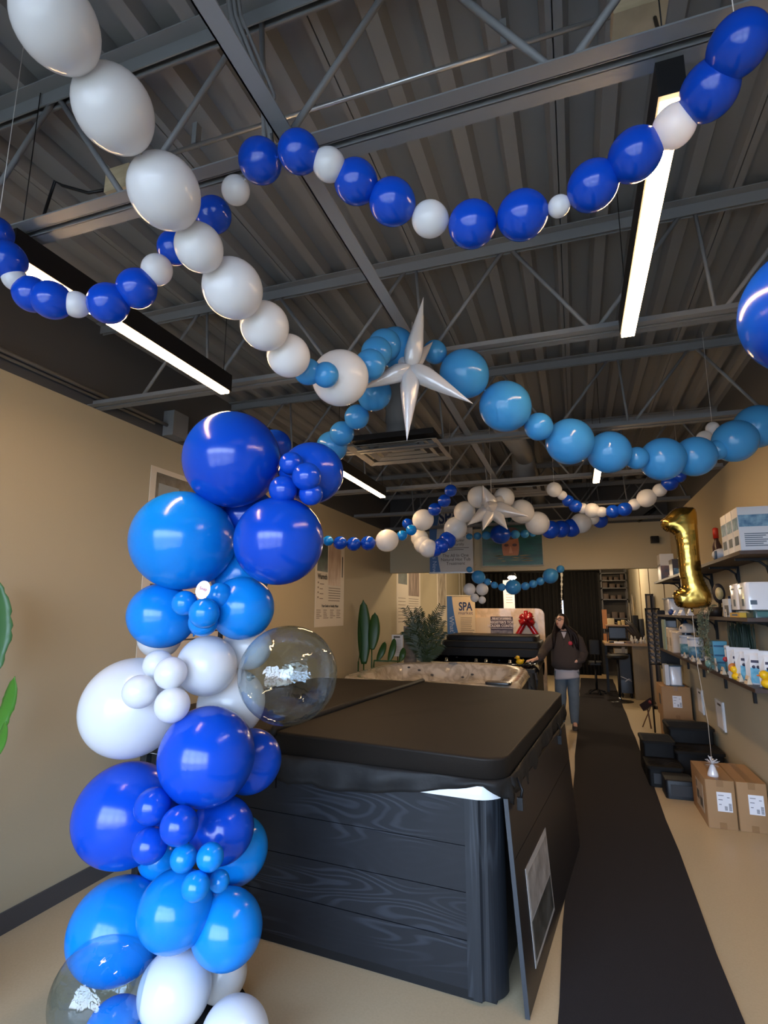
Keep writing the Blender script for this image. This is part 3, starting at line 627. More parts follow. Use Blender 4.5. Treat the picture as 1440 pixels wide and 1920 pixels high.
for q in range(8):
    t_ = q / 7; row = []
    for i, (x, y, nx, ny, lo) in enumerate(path):
        z = 0.945 + (lo - 0.945) * t_; o = 0.006 + 0.020 * math.sin(PI * min(1, t_ * 1.1)) * (0.5 + 0.5 * math.sin(i * 0.55 + 2 * t_)) + 0.012 * t_ * math.sin(i * 1.3)
        row.append((x + nx * o, y + ny * o, z))
    rows.append(row)
m.loft(rows, caps=False, closed=False); m.build('skirt', M_SKIRT, CV, solid=0.004)
for (x, y) in ((0.07, 0.13), (0.085, 1.55), (hx + 0.05, -0.075)):
    m = MB(); m.M = L1; sx = 0.012 if y > 0 else 0
    m.tube([(x, y, 0.925), (x + sx + 0.012, y - 0.012, 0.875), (x + sx + 0.004, y - 0.02, 0.84)], 0.0065, 6); m.box(x + sx - 0.012, x + sx + 0.014, y - 0.03, y - 0.014, 0.79, 0.845); m.build('strap_buckle', M_BLACK, CV)

# loose panel leaning on its right side, with a photo sheet
m = MB(); xb, xt = -0.285, -0.352
dy = math.sin(math.radians(5))
p0 = Vector((-0.288, 2.72, 0.004)); d = Vector((0.112, 1.0, 0)).normalized(); Lp = 1.92; up = Vector((-0.062, 0, 0.86)).normalized()
n_ = d.cross(up).normalized()
def pq(a, b, h): return p0 + d * a + up * b + n_ * h
LPn = thing('cabinet_panel', p0, 'loose black cabinet panel leaning on the right side of the nearest tub', 'panel')
def obx(m, a0, a1, b0, b1, h0, h1):
    return m.add([pq(a, b, h) for h in (h0, h1) for a, b in ((a0, b0), (a1, b0), (a1, b1), (a0, b1))], [(0, 3, 2, 1), (4, 5, 6, 7), (0, 1, 5, 4), (1, 2, 6, 5), (2, 3, 7, 6), (3, 0, 4, 7)], False)
m = MB(); obx(m, 0, Lp, 0, 0.60, 0, 0.012); obx(m, 0, Lp, 0.604, 0.855, 0, 0.012); obx(m, 0.0, Lp, 0.0, 0.855, -0.004, 0.004); m.build('board', mat('panel_sheen', '231f1e', 0.38, noise=(3, 0.3), tint2='241f1f'), LPn)
m = MB(); obx(m, -0.006, 0.0, 0, 0.86, -0.006, 0.014); m.build('edge_trim', mat('edge_grey', '33373d', 0.35), LPn)
sh = MB(); obx(sh, 0.19, 0.75, 0.09, 0.50, 0.012, 0.0145)
so = sh.build('photo_sheet', mat('sheet_white', 'b9b6b4', 0.35), LPn)
m = MB(); obx(m, 0.21, 0.73, 0.28, 0.47, 0.0145, 0.0155); m.build('photo', mat('sheet_grey', '8b8784', 0.35, noise=(12, 0.9), tint2='c0bbb7'), so)
m = MB(); obx(m, 0.21, 0.73, 0.11, 0.27, 0.0145, 0.0155); m.build('photo', mat('sheet_dark', '35342f', 0.35, noise=(9, 0.8), tint2='6a6a66'), so)
wb = MB(); wb.bar((-0.085, 4.72, 0.0), (-0.13, 4.66, 0.50), 0.09, 0.018, (1, 0.1, 0)); tag(wb.build('wooden_board', mat('orange_wood', '9a5426', 0.5, noise=(8, 0.5), tint2='7a3f18', stretch=(1, 1, 0.2))), 'orange brown board leaning at the back right end of the nearest tub', 'board')

# ------------------------------------------------------------------ open tubs
def marble(name, c, vein, rough=0.14, sc=3.0):
    m = bpy.data.materials.new(name); m.use_nodes = True; t = m.node_tree; b = t.nodes['Principled BSDF']; b.inputs['Roughness'].default_value = rough; b.inputs['Coat Weight'].default_value = 0.3
    tc_ = t.nodes.new('ShaderNodeTexCoord'); n = t.nodes.new('ShaderNodeTexNoise'); n.inputs['Scale'].default_value = sc; n.inputs['Detail'].default_value = 6; n.inputs['Distortion'].default_value = 1.6
    t.links.new(tc_.outputs['Object'], n.inputs['Vector']); r = t.nodes.new('ShaderNodeValToRGB')
    e = r.color_ramp.elements; e[0].position = 0.40; e[0].color = srgb(c); e[1].position = 0.60; e[1].color = srgb(c); q = e.new(0.5); q.color = srgb(vein)
    t.links.new(n.outputs['Fac'], r.inputs[0]); t.links.new(r.outputs[0], b.inputs['Base Color']); return m
def tub(x0, x1, y0, y1, zr, mshell, mcab, label, lift=0.03, jets=True):
    t = thing('hot_tub', ((x0 + x1) / 2, (y0 + y1) / 2, 0), label, 'hot tub')
    W, D = x1 - x0, y1 - y0; cx, cy = (x0 + x1) / 2, (y0 + y1) / 2
    def h(u, v):   # u,v in -1..1
        s = (abs(u) ** 5 + abs(v) ** 5) ** 0.2
        rim = zr + lift * max(0, v) ** 2 + 0.012 * math.sin(3 * u + 1) * max(0, v)
        e = 0.80 + 0.025 * math.sin(5 * math.atan2(v, u))
        if s > e: z = rim + 0.012 * math.sin(PI * min(1, (1 - s) / (1 - e)))
        else:
            k = (e - s) / e
            seat = 0.16 + 0.10 * math.sin(4 * u + 2) ** 2 if k < 0.5 else 0.22 + (k - 0.5) * 1.2
            z = rim - min(0.62, seat) * (1 - math.exp(-k * 14)) + 0.04 * math.exp(-((k - 0.16) / 0.06) ** 2) * max(0, math.sin(4 * math.atan2(v, u)))
        if s > 0.985: z -= (s - 0.985) * 2.2
        return z
    N = 72; m = MB(); vs = []
    for j in range(N + 1):
        for i in range(N + 1):
            u, v = -1 + 2 * i / N, -1 + 2 * j / N
            # squircle corners
            k = 1 - 0.035 * (abs(u * v)) ** 6
            vs.append((cx + u * k * W / 2, cy + v * k * D / 2, h(u, v)))
    fs = [(j * (N + 1) + i, j * (N + 1) + i + 1, (j + 1) * (N + 1) + i + 1, (j + 1) * (N + 1) + i) for j in range(N) for i in range(N)]
    m.add(vs, fs, True)
    edge = [i for i in range(N + 1)] + [j * (N + 1) + N for j in range(1, N + 1)] + [N * (N + 1) + i for i in range(N - 1, -1, -1)] + [j * (N + 1) for j in range(N - 1, 0, -1)]
    r0 = [vs[i] for i in edge]; r1 = [(cx + (p[0] - cx) * 0.985, cy + (p[1] - cy) * 0.985, zr - 0.10) for p in r0]
    m.loft([r0, r1], caps=False); m.build('shell', mshell, t)
    cw = MB()
    for bx in ((x0 + 0.05, x1 - 0.05, y0 + 0.05, y0 + 0.08), (x0 + 0.05, x1 - 0.05, y1 - 0.08, y1 - 0.05), (x0 + 0.05, x0 + 0.08, y0 + 0.08, y1 - 0.08), (x1 - 0.08, x1 - 0.05, y0 + 0.08, y1 - 0.08)): cw.box(*bx, 0.04, zr - 0.05)
    cw.build('cabinet', mcab, t)
    MB().box(x0 + 0.08, x1 - 0.08, y0 + 0.08, y1 - 0.08, 0.0, 0.05).build('base', M_BLACK, t)
    if jets:
        mj = mat('jet_grey', '4a4a4c', 0.3)
        for (u, v) in ((-0.62, 0.70), (-0.48, 0.72), (-0.3, 0.72), (0.12, 0.72), (0.25, 0.72), (0.70, 0.3), (0.70, -0.1)):
            px_, py_ = cx + u * W / 2, cy + v * D / 2; z = h(u, v)
            MB().ball((px_, py_ - 0.01, z + 0.008), 0.022, 12, (1, 0.7, 0.6)).build('jet', mj, t)
    return t, h
t2, h2 = tub(-2.62, -0.60, 5.78, 7.92, 0.95, marble('cream_marble_shell', 'dcd2c4', 'b8ab9a'), M_CAB, 'open white marbled hot tub behind the covered one')
m = MB(); m.rbox(-0.92, -0.66, 5.86, 6.02, 0.962, 0.985, 0.03); m.build('control_panel', mat('panel_grey', '2a2a2c', 0.2), t2)
m = MB(); m.rbox(-1.70, -1.58, 7.70, 7.76, 0.985, 1.0, 0.012); m.build('filter_lid', mat('panel_grey2', '77706a', 0.3), t2)
t3, h3 = tub(-2.62, -0.55, 8.32, 10.45, 0.93, mat('black_acrylic', '141416', 0.12, coat=0.5), M_CAB, 'open glossy black hot tub where the woman rests her hand')
for (x, y) in ((-1.9, 8.48), (-1.45, 8.48), (-1.3, 8.48), (-0.95, 8.46)):
    MB().lathe([(0.028, 0), (0.03, 0.012), (0.02, 0.02), (0.02, 0.05), (0.0, 0.055)], (x, y, 0.945), 14).build('valve_cap', mat('chrome', 'b8bcc0', 0.12, 1.0), t3)
# folded cover resting on its far half
fcv = thing('spa_cover', (-1.3, 9.75, 0.95), 'folded black cover stacked on the far half of the black hot tub', 'hot tub cover')
for k, (xa, xb, ya, yb, za, zb) in enumerate(((-2.25, -0.52, 9.40, 10.4, 0.965, 1.10), (-2.2, -0.56, 9.42, 10.38, 1.105, 1.21), (-2.13, -0.62, 9.45, 10.35, 1.215, 1.30))):
    MB().rbox(xa, xb, ya, yb, za, zb, 0.08, 5).build('cover_half' if k < 2 else 'cover_skirt', M_SKIRT if k < 2 else M_BLACK, fcv)
# upright shell with bow
us = thing('display_shell', (-1.1, 10.75, 0), 'cream upright hot tub shell standing on edge with a red bow', 'display')
m = MB(); poly = [(-1.62, 0.0), (-0.55, 0.0)]
for k in range(7): a = math.radians(90 * k / 6); poly.append((-0.55 - 0.12 + 0.12 * math.cos(a), 1.63 + 0.12 * math.sin(a)))
for k in range(7): a = math.radians(90 + 90 * k / 6); poly.append((-1.62 - 0.55 + 0.12 + 0.12 * math.cos(a), 1.63 + 0.12 * math.sin(a)))
poly[0] = (-2.17, 0.0)
m.prism(poly, 10.62, 10.8, 'y'); m.build('shell', marble('cream_shell', 'e2bf90', 'cda877', 0.3, 2.0), us)
m = MB(); m.box(-1.95, -0.75, 10.6, 10.62, 1.0, 1.58); m.build('inner_panel', mat('cream_panel', 'dcbd92', 0.35), us)
M_RED = mat('red_satin', 'a8121c', 0.22, coat=0.4)
bow = thing('gift_bow', (-0.86, 10.55, 1.52), 'shiny dark red ribbon bow on the upright cream shell', 'bow')
random.seed(3)
c0 = Vector((-0.86, 10.55, 1.55))
for k in range(11):
    a = 2 * PI * k / 11 + random.uniform(-0.2, 0.2); ln = random.uniform(0.10, 0.16); tl = random.uniform(-0.05, -0.01)
    dx, dz = math.cos(a), math.sin(a); sd = Vector((-dz, 0, dx)) * 0.035; pts = []
    for q in range(9):
        t_ = q / 8; rr = ln * math.sin(PI * t_ * 0.98); yy = -0.05 * math.cos(PI * t_) + tl; pts.append(c0 + Vector((dx * rr, yy, dz * rr)))
    MB().loft([[p - sd, p + sd] for p in pts], caps=False, closed=False).build('ribbon_loop', M_RED, bow, solid=0.003)
for sx_ in (-1, 1):
    pts = [c0 + Vector((sx_ * 0.03 * q, -0.02, -0.05 * q)) for q in range(7)]
    MB().loft([[p - Vector((0.04, 0, 0.02 * sx_)), p + Vector((0.04, 0, 0.02 * sx_))] for p in pts], caps=False, closed=False).build('ribbon_tail', M_RED, bow, solid=0.003)
# contest poster
M_MAR = mat('maroon_print', '3a1512', 0.4); M_PINK = mat('pale_print', 'dfc9bd', 0.5)
def fy(px, py, y): return aty(px, py, y)
a = fy(919.5, 1156, 10.58); b = fy(962, 1180, 10.58)
po_ = thing('contest_poster', (a.x, 10.58, b.z), 'maroon contest poster taped on the upright cream shell', 'poster')
w_, h_ = b.x - a.x, a.z - b.z
MB().box(a.x, b.x, 10.585, 10.592, b.z - 0.12, a.z).build('sheet', M_MAR, po_)
for i, (tx, fz, s_) in enumerate((('FREE HOT TUB EXPERIENCE', 0.11, 0.060), ("REGISTER'S TOP", 0.42, 0.085), ('HOLDER CONTEST', 0.70, 0.085))):
    text(tx, s_ * 0.75, face_y((a.x + b.x) / 2, 10.582, a.z - h_ * fz - 0.01), M_PINK, po_, bold=0.002, sx=(0.62 if i == 0 else 0.95))
for fz in (0.24, 0.93): MB().box(a.x + 0.01, b.x - 0.01, 10.581, 10.585, a.z - h_ * fz - 0.006, a.z - h_ * fz).build('rule', M_PINK, po_)
MB().box(a.x + 0.01, b.x - 0.01, 10.581, 10.585, b.z - 0.115, b.z - 0.02).build('photo_strip', mat('photo_strip', '4a3a36', 0.4, noise=(14, 0.9), tint2='9a8780'), po_)
# rubber duck on the black tub rim
def duck(p, label, s=1.0, hd='e8b81c'):
    d = thing('rubber_duck', p, label, 'rubber duck'); my = mat('duck_yellow', 'e9b81a', 0.35); p = Vector(p)
    m = MB(); m.ball(p + Vector((0, 0, 0.028 * s)), 0.034 * s, 14, (1.25, 1, 0.85)); m.ball(p + Vector((0.036 * s, 0, 0.045 * s)), 0.014 * s, 10, (1, 0.8, 1)); m.build('body', my, d)
    MB().ball(p + Vector((-0.022 * s, 0, 0.072 * s)), 0.024 * s, 14).build('head', my, d)
    MB().ball(p + Vector((-0.048 * s, -0.002, 0.068 * s)), 0.010 * s, 10, (1.1, 0.9, 0.45)).build('beak', mat('duck_orange', 'd9641a', 0.4), d)
    return d
duck((-0.80, 8.36, 0.945), 'yellow rubber duck on the near rim of the black hot tub', 1.3)
# ------------------------------------------------------------------ banner, signs, posters
M_PAPER = mat('paper', 'ddd3c4', 0.6); M_INK = mat('print_ink', '4a4640', 0.6); M_SPA = mat('navy_print', '24345c', 0.5); M_WAVE = mat('blue_print', '3d6aa6', 0.5); M_WHT = mat('white_print', 'e9e6e2', 0.5)
def rules(m, x0, x1, y, z0, dz, n, h, seed=1, jag=0.3):
    rr = random.Random(seed)
    for i in range(n): m.box(x0, x1 - (x1 - x0) * jag * rr.random(), y - 0.001, y, z0 - i * dz - h, z0 - i * dz)
    return m
# hanging banner on the header
a = fy(822, 951, 8.93); b = fy(888, 1072, 8.93); bx0 = fy(803, 1072, 8.93).x + 0.03; bx1 = b.x; bz0, bz1 = b.z, a.z + 0.01
bn = thing('hanging_banner', ((bx0 + bx1) / 2, 8.93, bz0), 'tall grey spa banner with blue edge hanging on the header wall', 'banner')
MB().box(bx0, bx1, 8.925, 8.93, bz0, bz1).build('sheet', mat('banner_cloth', 'c3c2c2', 0.5), bn)
w_ = bx1 - bx0
m = MB(); ring = []
for i in range(17):
    f = i / 16; z = bz0 + (bz1 - bz0) * f; ww = w_ * (0.25 - 0.10 * math.sin(f * PI) + 0.03 * f)
    ring.append([(bx0, 8.924, z), (bx0 + ww, 8.924, z)])
m.loft(ring, caps=False, closed=False, smooth=False); m.build('blue_edge', M_WAVE, bn, solid=0.001)
cxm = bx0 + w_ * 0.44
text('SPA', 0.30, face_y(cxm + 0.02, 8.921, bz0 + (bz1 - bz0) * 0.82), M_SPA, bn, bold=0.008, sx=0.72)
text('market', 0.13, face_y(cxm + 0.02, 8.921, bz0 + (bz1 - bz0) * 0.72), mat('grey_print', '6a6f7a', 0.5), bn, sx=1.05)
for i, tx in enumerate(('The All In One', 'Natural Hot Tub', 'Treatment')): text(tx, 0.072, face_y(bx0 + w_ * 0.60, 8.921, bz0 + 0.27 - i * 0.065), M_INK, bn)
for i, tx in enumerate(('Get Clear', 'Naturally')): text(tx, 0.062, face_y(bx0 + w_ * 0.64, 8.921, bz0 + 0.52 - i * 0.065), M_INK, bn)
text("What's New", 0.10, face_y(bx0 + w_ * 0.11, 8.921, bz0 + 0.25) @ Matrix.Rotation(-PI / 2, 4, 'Z'), mat('light_print', '9fb6d8', 0.5), bn)
rules(MB(), bx0 + w_ * 0.36, bx1 - 0.05, 8.924, bz0 + 0.40, 0.03, 2, 0.008).build('fine_print', M_INK, bn)
rules(MB(), bx0 + w_ * 0.45, bx1 - 0.05, 8.924, bz0 + 0.64, 0.03, 3, 0.008).build('fine_print', M_INK, bn)
MB().box(bx0 - 0.01, bx1 + 0.02, 8.915, 8.935, bz0 - 0.02, bz0 + 0.005).build('bottom_rail', mat('silver', 'a9abad', 0.3, 0.6), bn)
MB().tube([((bx0 + bx1) / 2, 8.93, bz1 - 0.01), ((bx0 + bx1) / 2, 8.96, bz1 + 0.12), ((bx0 + bx1) / 2, 9.0, bz1 + 0.13)], 0.004, 6).build('hook', M_BLACK, bn)
# swimmer picture
a = fy(903, 972, 8.97); b = fy(1018.5, 1061, 8.97); x0, x1, z0, z1 = a.x, b.x, b.z + 0.02, a.z
pc = thing('framed_picture', ((x0 + x1) / 2, 8.98, z0), 'large picture of a face half under green water on the header wall', 'picture')
MB().box(x0 - 0.012, x1 + 0.012, 8.965, 8.998, z0 - 0.012, z1 + 0.012).build('frame', mat('pale_frame', 'b5ad9d', 0.5), pc)
MB().box(x0, x1, 8.958, 8.965, z0, z1).build('water_print', mat('water_print', '1d5a50', 0.3, noise=(3.5, 0.95), tint2='14393c', stretch=(0.8, 1, 5), detail=6), pc)
fcx = x0 + (x1 - x0) * 0.48; fz = z0 + (z1 - z0) * 0.22; H_ = z1 - z0
def ell(cx, cz, rx, rz, y, n=28, z_lo=-9):
    return [(cx + rx * math.cos(2 * PI * k / n), y, max(z_lo, cz + rz * math.sin(2 * PI * k / n))) for k in range(n)]
def flat(pts, th=0.0015):
    m = MB(); n = len(pts); m.add(pts + [(p[0], p[1] + th, p[2]) for p in pts], [tuple(range(n)), tuple(reversed(range(n, 2 * n)))] + [(i, i + n, (i + 1) % n + n, (i + 1) % n) for i in range(n)], False); return m
M_SKP = mat('printed_skin', 'b07048', 0.4, noise=(6, 0.6), tint2='8a4a26'); M_SKD = mat('printed_shadow', '4d2a18', 0.4)
flat(ell(fcx, fz + 0.13, 0.135, 0.30, 8.956, z_lo=fz - 0.02)).build('printed_face', M_SKP, pc)
flat(ell(fcx + 0.015, fz + 0.34, 0.135, 0.10, 8.9555)).build('printed_hair', M_SKD, pc)
for s_ in (-1, 1): flat(ell(fcx + s_ * 0.065, fz + 0.15, 0.038, 0.022, 8.9545)).build('printed_eye', M_SKD, pc)
flat([(fcx - 0.008, 8.9545, fz + 0.13), (fcx + 0.008, 8.9545, fz + 0.13), (fcx + 0.03, 8.9545, fz + 0.02), (fcx - 0.03, 8.9545, fz + 0.02)]).build('printed_nose', mat('printed_nose', 'c58a60', 0.4), pc)
m = MB(); rr = random.Random(4)
for i in range(16): xx = fcx + rr.uniform(-0.30, 0.30); zz = fz - 0.015 - rr.random() ** 1.5 * 0.12; ww = rr.uniform(0.04, 0.12); m.add([(xx - ww, 8.954, zz), (xx, 8.954, zz - 0.007), (xx + ww, 8.954, zz), (xx, 8.954, zz + 0.007)], [(0, 1, 2, 3)], False)
m.build('printed_ripples', mat('printed_ripple', '8a7440', 0.4), pc)
m = MB(); m.box(x0 + 0.03, x1 - 0.03, 8.952, 8.954, z0 + 0.01, z0 + 0.016); m.build('printed_highlight', mat('printed_hi', '4f8a74', 0.4), pc)
# wall speaker at the right of the header
sp_ = thing('wall_speaker', (1.17, 8.93, 2.70), 'small dark speaker high on the header wall at the right', 'speaker')
MB().rbox(1.11, 1.22, 8.90, 8.99, 2.70, 2.80, 0.015).build('box', M_BLACK, sp_); MB().tube([(1.16, 8.99, 2.75), (1.16, 9.0, 2.75)], 0.02, 8).build('bracket', M_BLACK, sp_)
tag(MB().tube([(0.98, 8.999, 3.05), (1.0, 8.9, 3.06), (1.08, 8.88, 3.12), (1.22, 8.86, 3.22)], 0.028, 10).build('pipe', M_BLACK), 'short black pipe stub high at the right end of the header', 'pipe')
# standing sign
a = fy(838, 1118, 9.2); b = fy(891, 1190, 9.2); x0, x1, z1 = a.x, b.x, a.z; z0 = 0.0
YS = 10.5
a = fy(838, 1118, YS); b = fy(892, 1190, YS); x0, x1, z1, zb = a.x, b.x, a.z, b.z - 0.05; w_ = x1 - x0
sg = thing('standing_sign', ((x0 + x1) / 2, YS, 0), 'white and blue spa sign standing behind the black hot tub', 'sign')
MB().box(x0, x1, YS - 0.004, YS + 0.006, zb, z1).build('sheet', mat('sign_cream', 'e2c69c', 0.45), sg)
m = MB(); ring = []
for i in range(19):
    f = i / 18; z = zb + (z1 - zb) * f; ww = w_ * (0.42 - 0.24 * f ** 1.0 * (1.55 - 0.55 * f)); ring.append([(x0, YS - 0.0055, z), (x0 + max(ww, 0.17 * w_), YS - 0.0055, z)])
m.loft(ring, caps=False, closed=False, smooth=False); m.build('blue_edge', M_WAVE, sg, solid=0.001)
MB().box(x0 - 0.01, x1 + 0.01, YS - 0.015, YS + 0.015, z1, z1 + 0.02).build('top_rail', mat('cream_rail', 'd9c9a8', 0.4), sg)
MB().tube([((x0 + x1) / 2, YS + 0.03, 0.01), ((x0 + x1) / 2, YS + 0.02, z1)], 0.01, 8).build('pole', M_BLACK, sg)
MB().box(x0 + 0.05, x1 - 0.05, YS - 0.03, YS + 0.13, 0.0, 0.05).build('foot', M_BLACK, sg)
Hs = z1 - zb
text('SPA', 0.215, face_y(x0 + w_ * 0.66, YS - 0.0065, z1 - 0.20), M_SPA, sg, bold=0.006, sx=0.72)
text('market', 0.088, face_y(x0 + w_ * 0.66, YS - 0.0065, z1 - 0.315), mat('plum_print', '6a5260', 0.5), sg, sx=1.1)
text("What's", 0.13, face_y(x0 + w_ * 0.16, YS - 0.0065, z1 - 0.56) @ Matrix.Rotation(-PI / 2 + 0.06, 4, 'Z'), mat('light_print2', 'b9c4dc', 0.5), sg)
rules(MB(), x0 + w_ * 0.48, x1 - 0.02, YS - 0.005, z1 - 0.40, 0.038, 9, 0.010, 5, 0.25).build('fine_print', mat('brown_ink', '84705c', 0.6), sg)

# posters on the left wall, built in the plane of the wall
def wposter(y0, y1, z0, z1, label, name='wall_poster'):
    t = thing(name, (XL + 0.002, (y0 + y1) / 2, z0), label, 'poster'); MB().box(XL + 0.0005, XL + 0.004, y0, y1, z0, z1).build('sheet', M_PAPER, t); return t
def wp(t, name, m, y0, y1, z0, z1, k=0): MB().box(XL + 0.004, XL + 0.0052 + k * 0.001, y0, y1, z0, z1).build(name, m, t)
def wtext(t, s, size, y, z, m, bold=0.0, sx=1.0):
    M = Matrix.Translation((XL + 0.0062, y, z)) @ Matrix.Rotation(PI / 2, 4, 'Z') @ Matrix.Rotation(PI / 2, 4, 'X'); text(s, size, M, m, t, bold=bold, sx=sx)
M_BLK = mat('photo_block', '46525c', 0.4, noise=(16, 0.95), tint2='1d252b', detail=6)
M_TEAL = mat('photo_teal', '4a5a52', 0.4, noise=(10, 0.95), tint2='252e2c'); M_SKIN2 = mat('photo_pale', 'c7b09c', 0.5, noise=(7, 0.8), tint2='a2836c', stretch=(1, 3, 0.6))
p1 = wposter(3.24, 4.42, 1.30, 2.78, 'large poster with grey wave photograph, mostly behind the balloon column')
wp(p1, 'photo', M_BLK, 3.30, 4.36, 1.98, 2.74); wp(p1, 'caption_box', mat('caption_grey', '8d99a0', 0.5), 3.33, 3.56, 2.50, 2.66, 1); wtext(p1, 'Relaxation', 0.035, 3.445, 2.56, M_INK, 0.001)
m = MB()
for i in range(8): m.box(XL + 0.004, XL + 0.005, 3.32, 4.2, 1.88 - i * 0.06, 1.892 - i * 0.06)
m.build('fine_print', M_INK, p1)
p2 = wposter(6.10, 6.98, 1.50, 2.62, 'beige information poster with spa photographs, right of the balloon column')
wp(p2, 'photo', M_TEAL, 6.14, 6.44, 2.18, 2.56); wp(p2, 'photo', M_SKIN2, 6.46, 6.86, 2.02, 2.58); wp(p2, 'dark_bar', M_BLACK, 6.90, 6.93, 2.14, 2.42)
wp(p2, 'header_strip', mat('rust_print', '8a5a44', 0.5), 6.14, 6.44, 2.56, 2.60)
wtext(p2, 'Warmth', 0.09, 6.29, 2.115, M_INK, 0.003, 0.9); wtext(p2, 'Your Guide to Healthy Water', 0.042, 6.54, 1.755, M_INK, 0.001)
m = MB(); rr = random.Random(8)
for i in range(6): m.box(XL + 0.004, XL + 0.005, 6.48, 6.86 - 0.1 * rr.random() * (i > 3), 1.98 - i * 0.032, 1.99 - i * 0.032)
for i in range(4): m.box(XL + 0.004, XL + 0.005, 6.16, 6.17 + 0.02, 2.03 - i * 0.06, 2.05 - i * 0.06); m.box(XL + 0.004, XL + 0.005, 6.22, 6.30 + 0.04 * rr.random(), 2.02 - i * 0.06, 2.03 - i * 0.06)
for c_ in range(4):
    for i in range(5): m.box(XL + 0.004, XL + 0.005, 6.14 + c_ * 0.2, 6.22 + c_ * 0.2 + 0.08 * rr.random(), 1.70 - i * 0.024, 1.708 - i * 0.024)
m.build('fine_print', mat('grey_brown_ink', '7c6b5c', 0.6), p2)
p3 = wposter(9.35, 10.95, 1.30, 2.50, 'pale poster with dark leg photograph, on the left wall beyond the header')
wp(p3, 'photo', M_TEAL, 9.45, 10.0, 2.18, 2.5); wp(p3, 'photo', mat('photo_brown', '4a3226', 0.5, noise=(5, 0.9), tint2='bfa898', stretch=(1, 4, 0.4)), 10.1, 10.85, 1.98, 2.5)
rules_m = MB()
for i in range(8): rules_m.box(XL + 0.004, XL + 0.005, 10.1, 10.8, 1.92 - i * 0.045, 1.93 - i * 0.045); rules_m.box(XL + 0.004, XL + 0.005, 9.45, 9.9, 1.92 - i * 0.06, 1.93 - i * 0.06)
rules_m.build('fine_print', mat('grey_brown_ink', '7c6b5c', 0.6), p3)
p4 = wposter(12.4, 13.4, 1.35, 2.70, 'narrow pale poster farthest along the left wall')
wp(p4, 'photo', mat('photo_swirl', '8d8172', 0.5, noise=(4, 0.95), tint2='cfc4b2', stretch=(1, 3, 1)), 12.5, 13.3, 1.75, 2.62)
# notes under the shelves on the right wall
for (y0, y1, z0, z1, lab) in ((6.66, 6.98, 0.50, 0.79, 'white information sheet low on the right wall, nearer one'), (7.66, 7.95, 0.50, 0.78, 'white information sheet low on the right wall, beside the stacked cartons')):
    t = thing('wall_sheet', (XR - 0.02, (y0 + y1) / 2, z0), lab, 'sheet', 'sheets low on the right wall')
    MB().box(XR - 0.02, XR - 0.001, y0, y1, z0, z1).build('holder', mat('acrylic_holder', 'cfd0d2', 0.2), t)
    MB().box(XR - 0.022, XR - 0.02, y0 + 0.02, y1 - 0.05, z0 + 0.015, z1 - 0.01).build('paper', mat('bright_paper', 'dedee2', 0.5), t)
    MB().box(XR - 0.0235, XR - 0.022, y0 + 0.06, y1 - 0.12, z1 - 0.05, z1 - 0.03).build('heading', M_INK, t)
# brochure stand by the left plant, stone sample panel
bs = thing('brochure_stand', (-2.62, 8.12, 0), 'white brochure on a slim stand between banana leaves and palm', 'brochure stand')
a = fy(735, 1190, 8.1); b = fy(756, 1231, 8.1)
MB().box(a.x, b.x, 8.09, 8.10, b.z, a.z).build('brochure', mat('brochure', 'cfcac4', 0.4), bs)
MB().box(a.x + 0.03, a.x + 0.13, 8.086, 8.09, a.z - 0.045, a.z - 0.02).build('heading', M_INK, bs)
m = MB()
for i in range(9): m.box(a.x + 0.02, b.x - 0.03, 8.087, 8.09, a.z - 0.08 - i * 0.022, a.z - 0.074 - i * 0.022)
m.build('fine_print', mat('pale_ink', '9a958f', 0.6), bs)
xm = (a.x + b.x) / 2
MB().tube([(xm, 8.11, 0.0), (xm, 8.11, a.z - 0.02)], 0.008, 8).build('pole', M_BLACK, bs); MB().lathe([(0.11, 0), (0.11, 0.01), (0.02, 0.02)], (xm, 8.12, 0), 20).build('foot', M_BLACK, bs)
a = fy(757, 1174, 8.22); b = fy(781, 1230, 8.22)
ss = MB().box(a.x, b.x, 8.215, 8.25, 0.0, a.z); tag(ss.build('stone_panel', mat('stone', '8a7a68', 0.6, noise=(9, 0.95), tint2='5c5044', detail=8, stretch=(1, 1, 2))), 'tall stone look panel standing behind the palm', 'panel')

# ------------------------------------------------------------------ plants
M_LEAF = mat('leaf_green', '2a4f1e', 0.4, noise=(4, 0.5), tint2='1f3f19', transl=0.15)
M_LEAF2 = mat('leaf_light', '4f8a2c', 0.4, noise=(4, 0.5), tint2='3a6a24', transl=0.2)
M_PALM = mat('palm_green', '26361a', 0.5, noise=(5, 0.5), tint2='3a4a22')
M_POT = mat('dark_pot', '2a2624', 0.5)
def leaf(base, tip, wd, side, bend=0.05, m=M_LEAF, parent=None, name='leaf', tear=0.0, seed=1):
    """broad pointed leaf: blade with midrib fold along base->tip, width across `side`"""
    base, tip, side = Vector(base), Vector(tip), Vector(side).normalized(); d = tip - base; nrm = d.cross(side).normalized(); rows = []; rr = random.Random(seed); N = 22
    for i in range(N + 1):
        f = i / N; ww = wd / 2 * (math.sin(PI * min(1, f * 0.92 + 0.06)) ** 0.6) * (1.0 if f < 0.93 else (1 - f) / 0.07 * 0.7 + 0.05)
        tr = (1 - 0.22 * rr.random() * (rr.random() < tear))
        p = base + d * f + nrm * (bend * math.sin(PI * f)); rows.append([p - side * ww * tr + nrm * ww * 0.18, p - side * ww * 0.5 + nrm * ww * 0.1, p, p + side * ww * 0.5 + nrm * ww * 0.1, p + side * ww * tr + nrm * ww * 0.18])
    return MB().loft(rows, caps=False, closed=False).build(name, m, parent, solid=0.002)
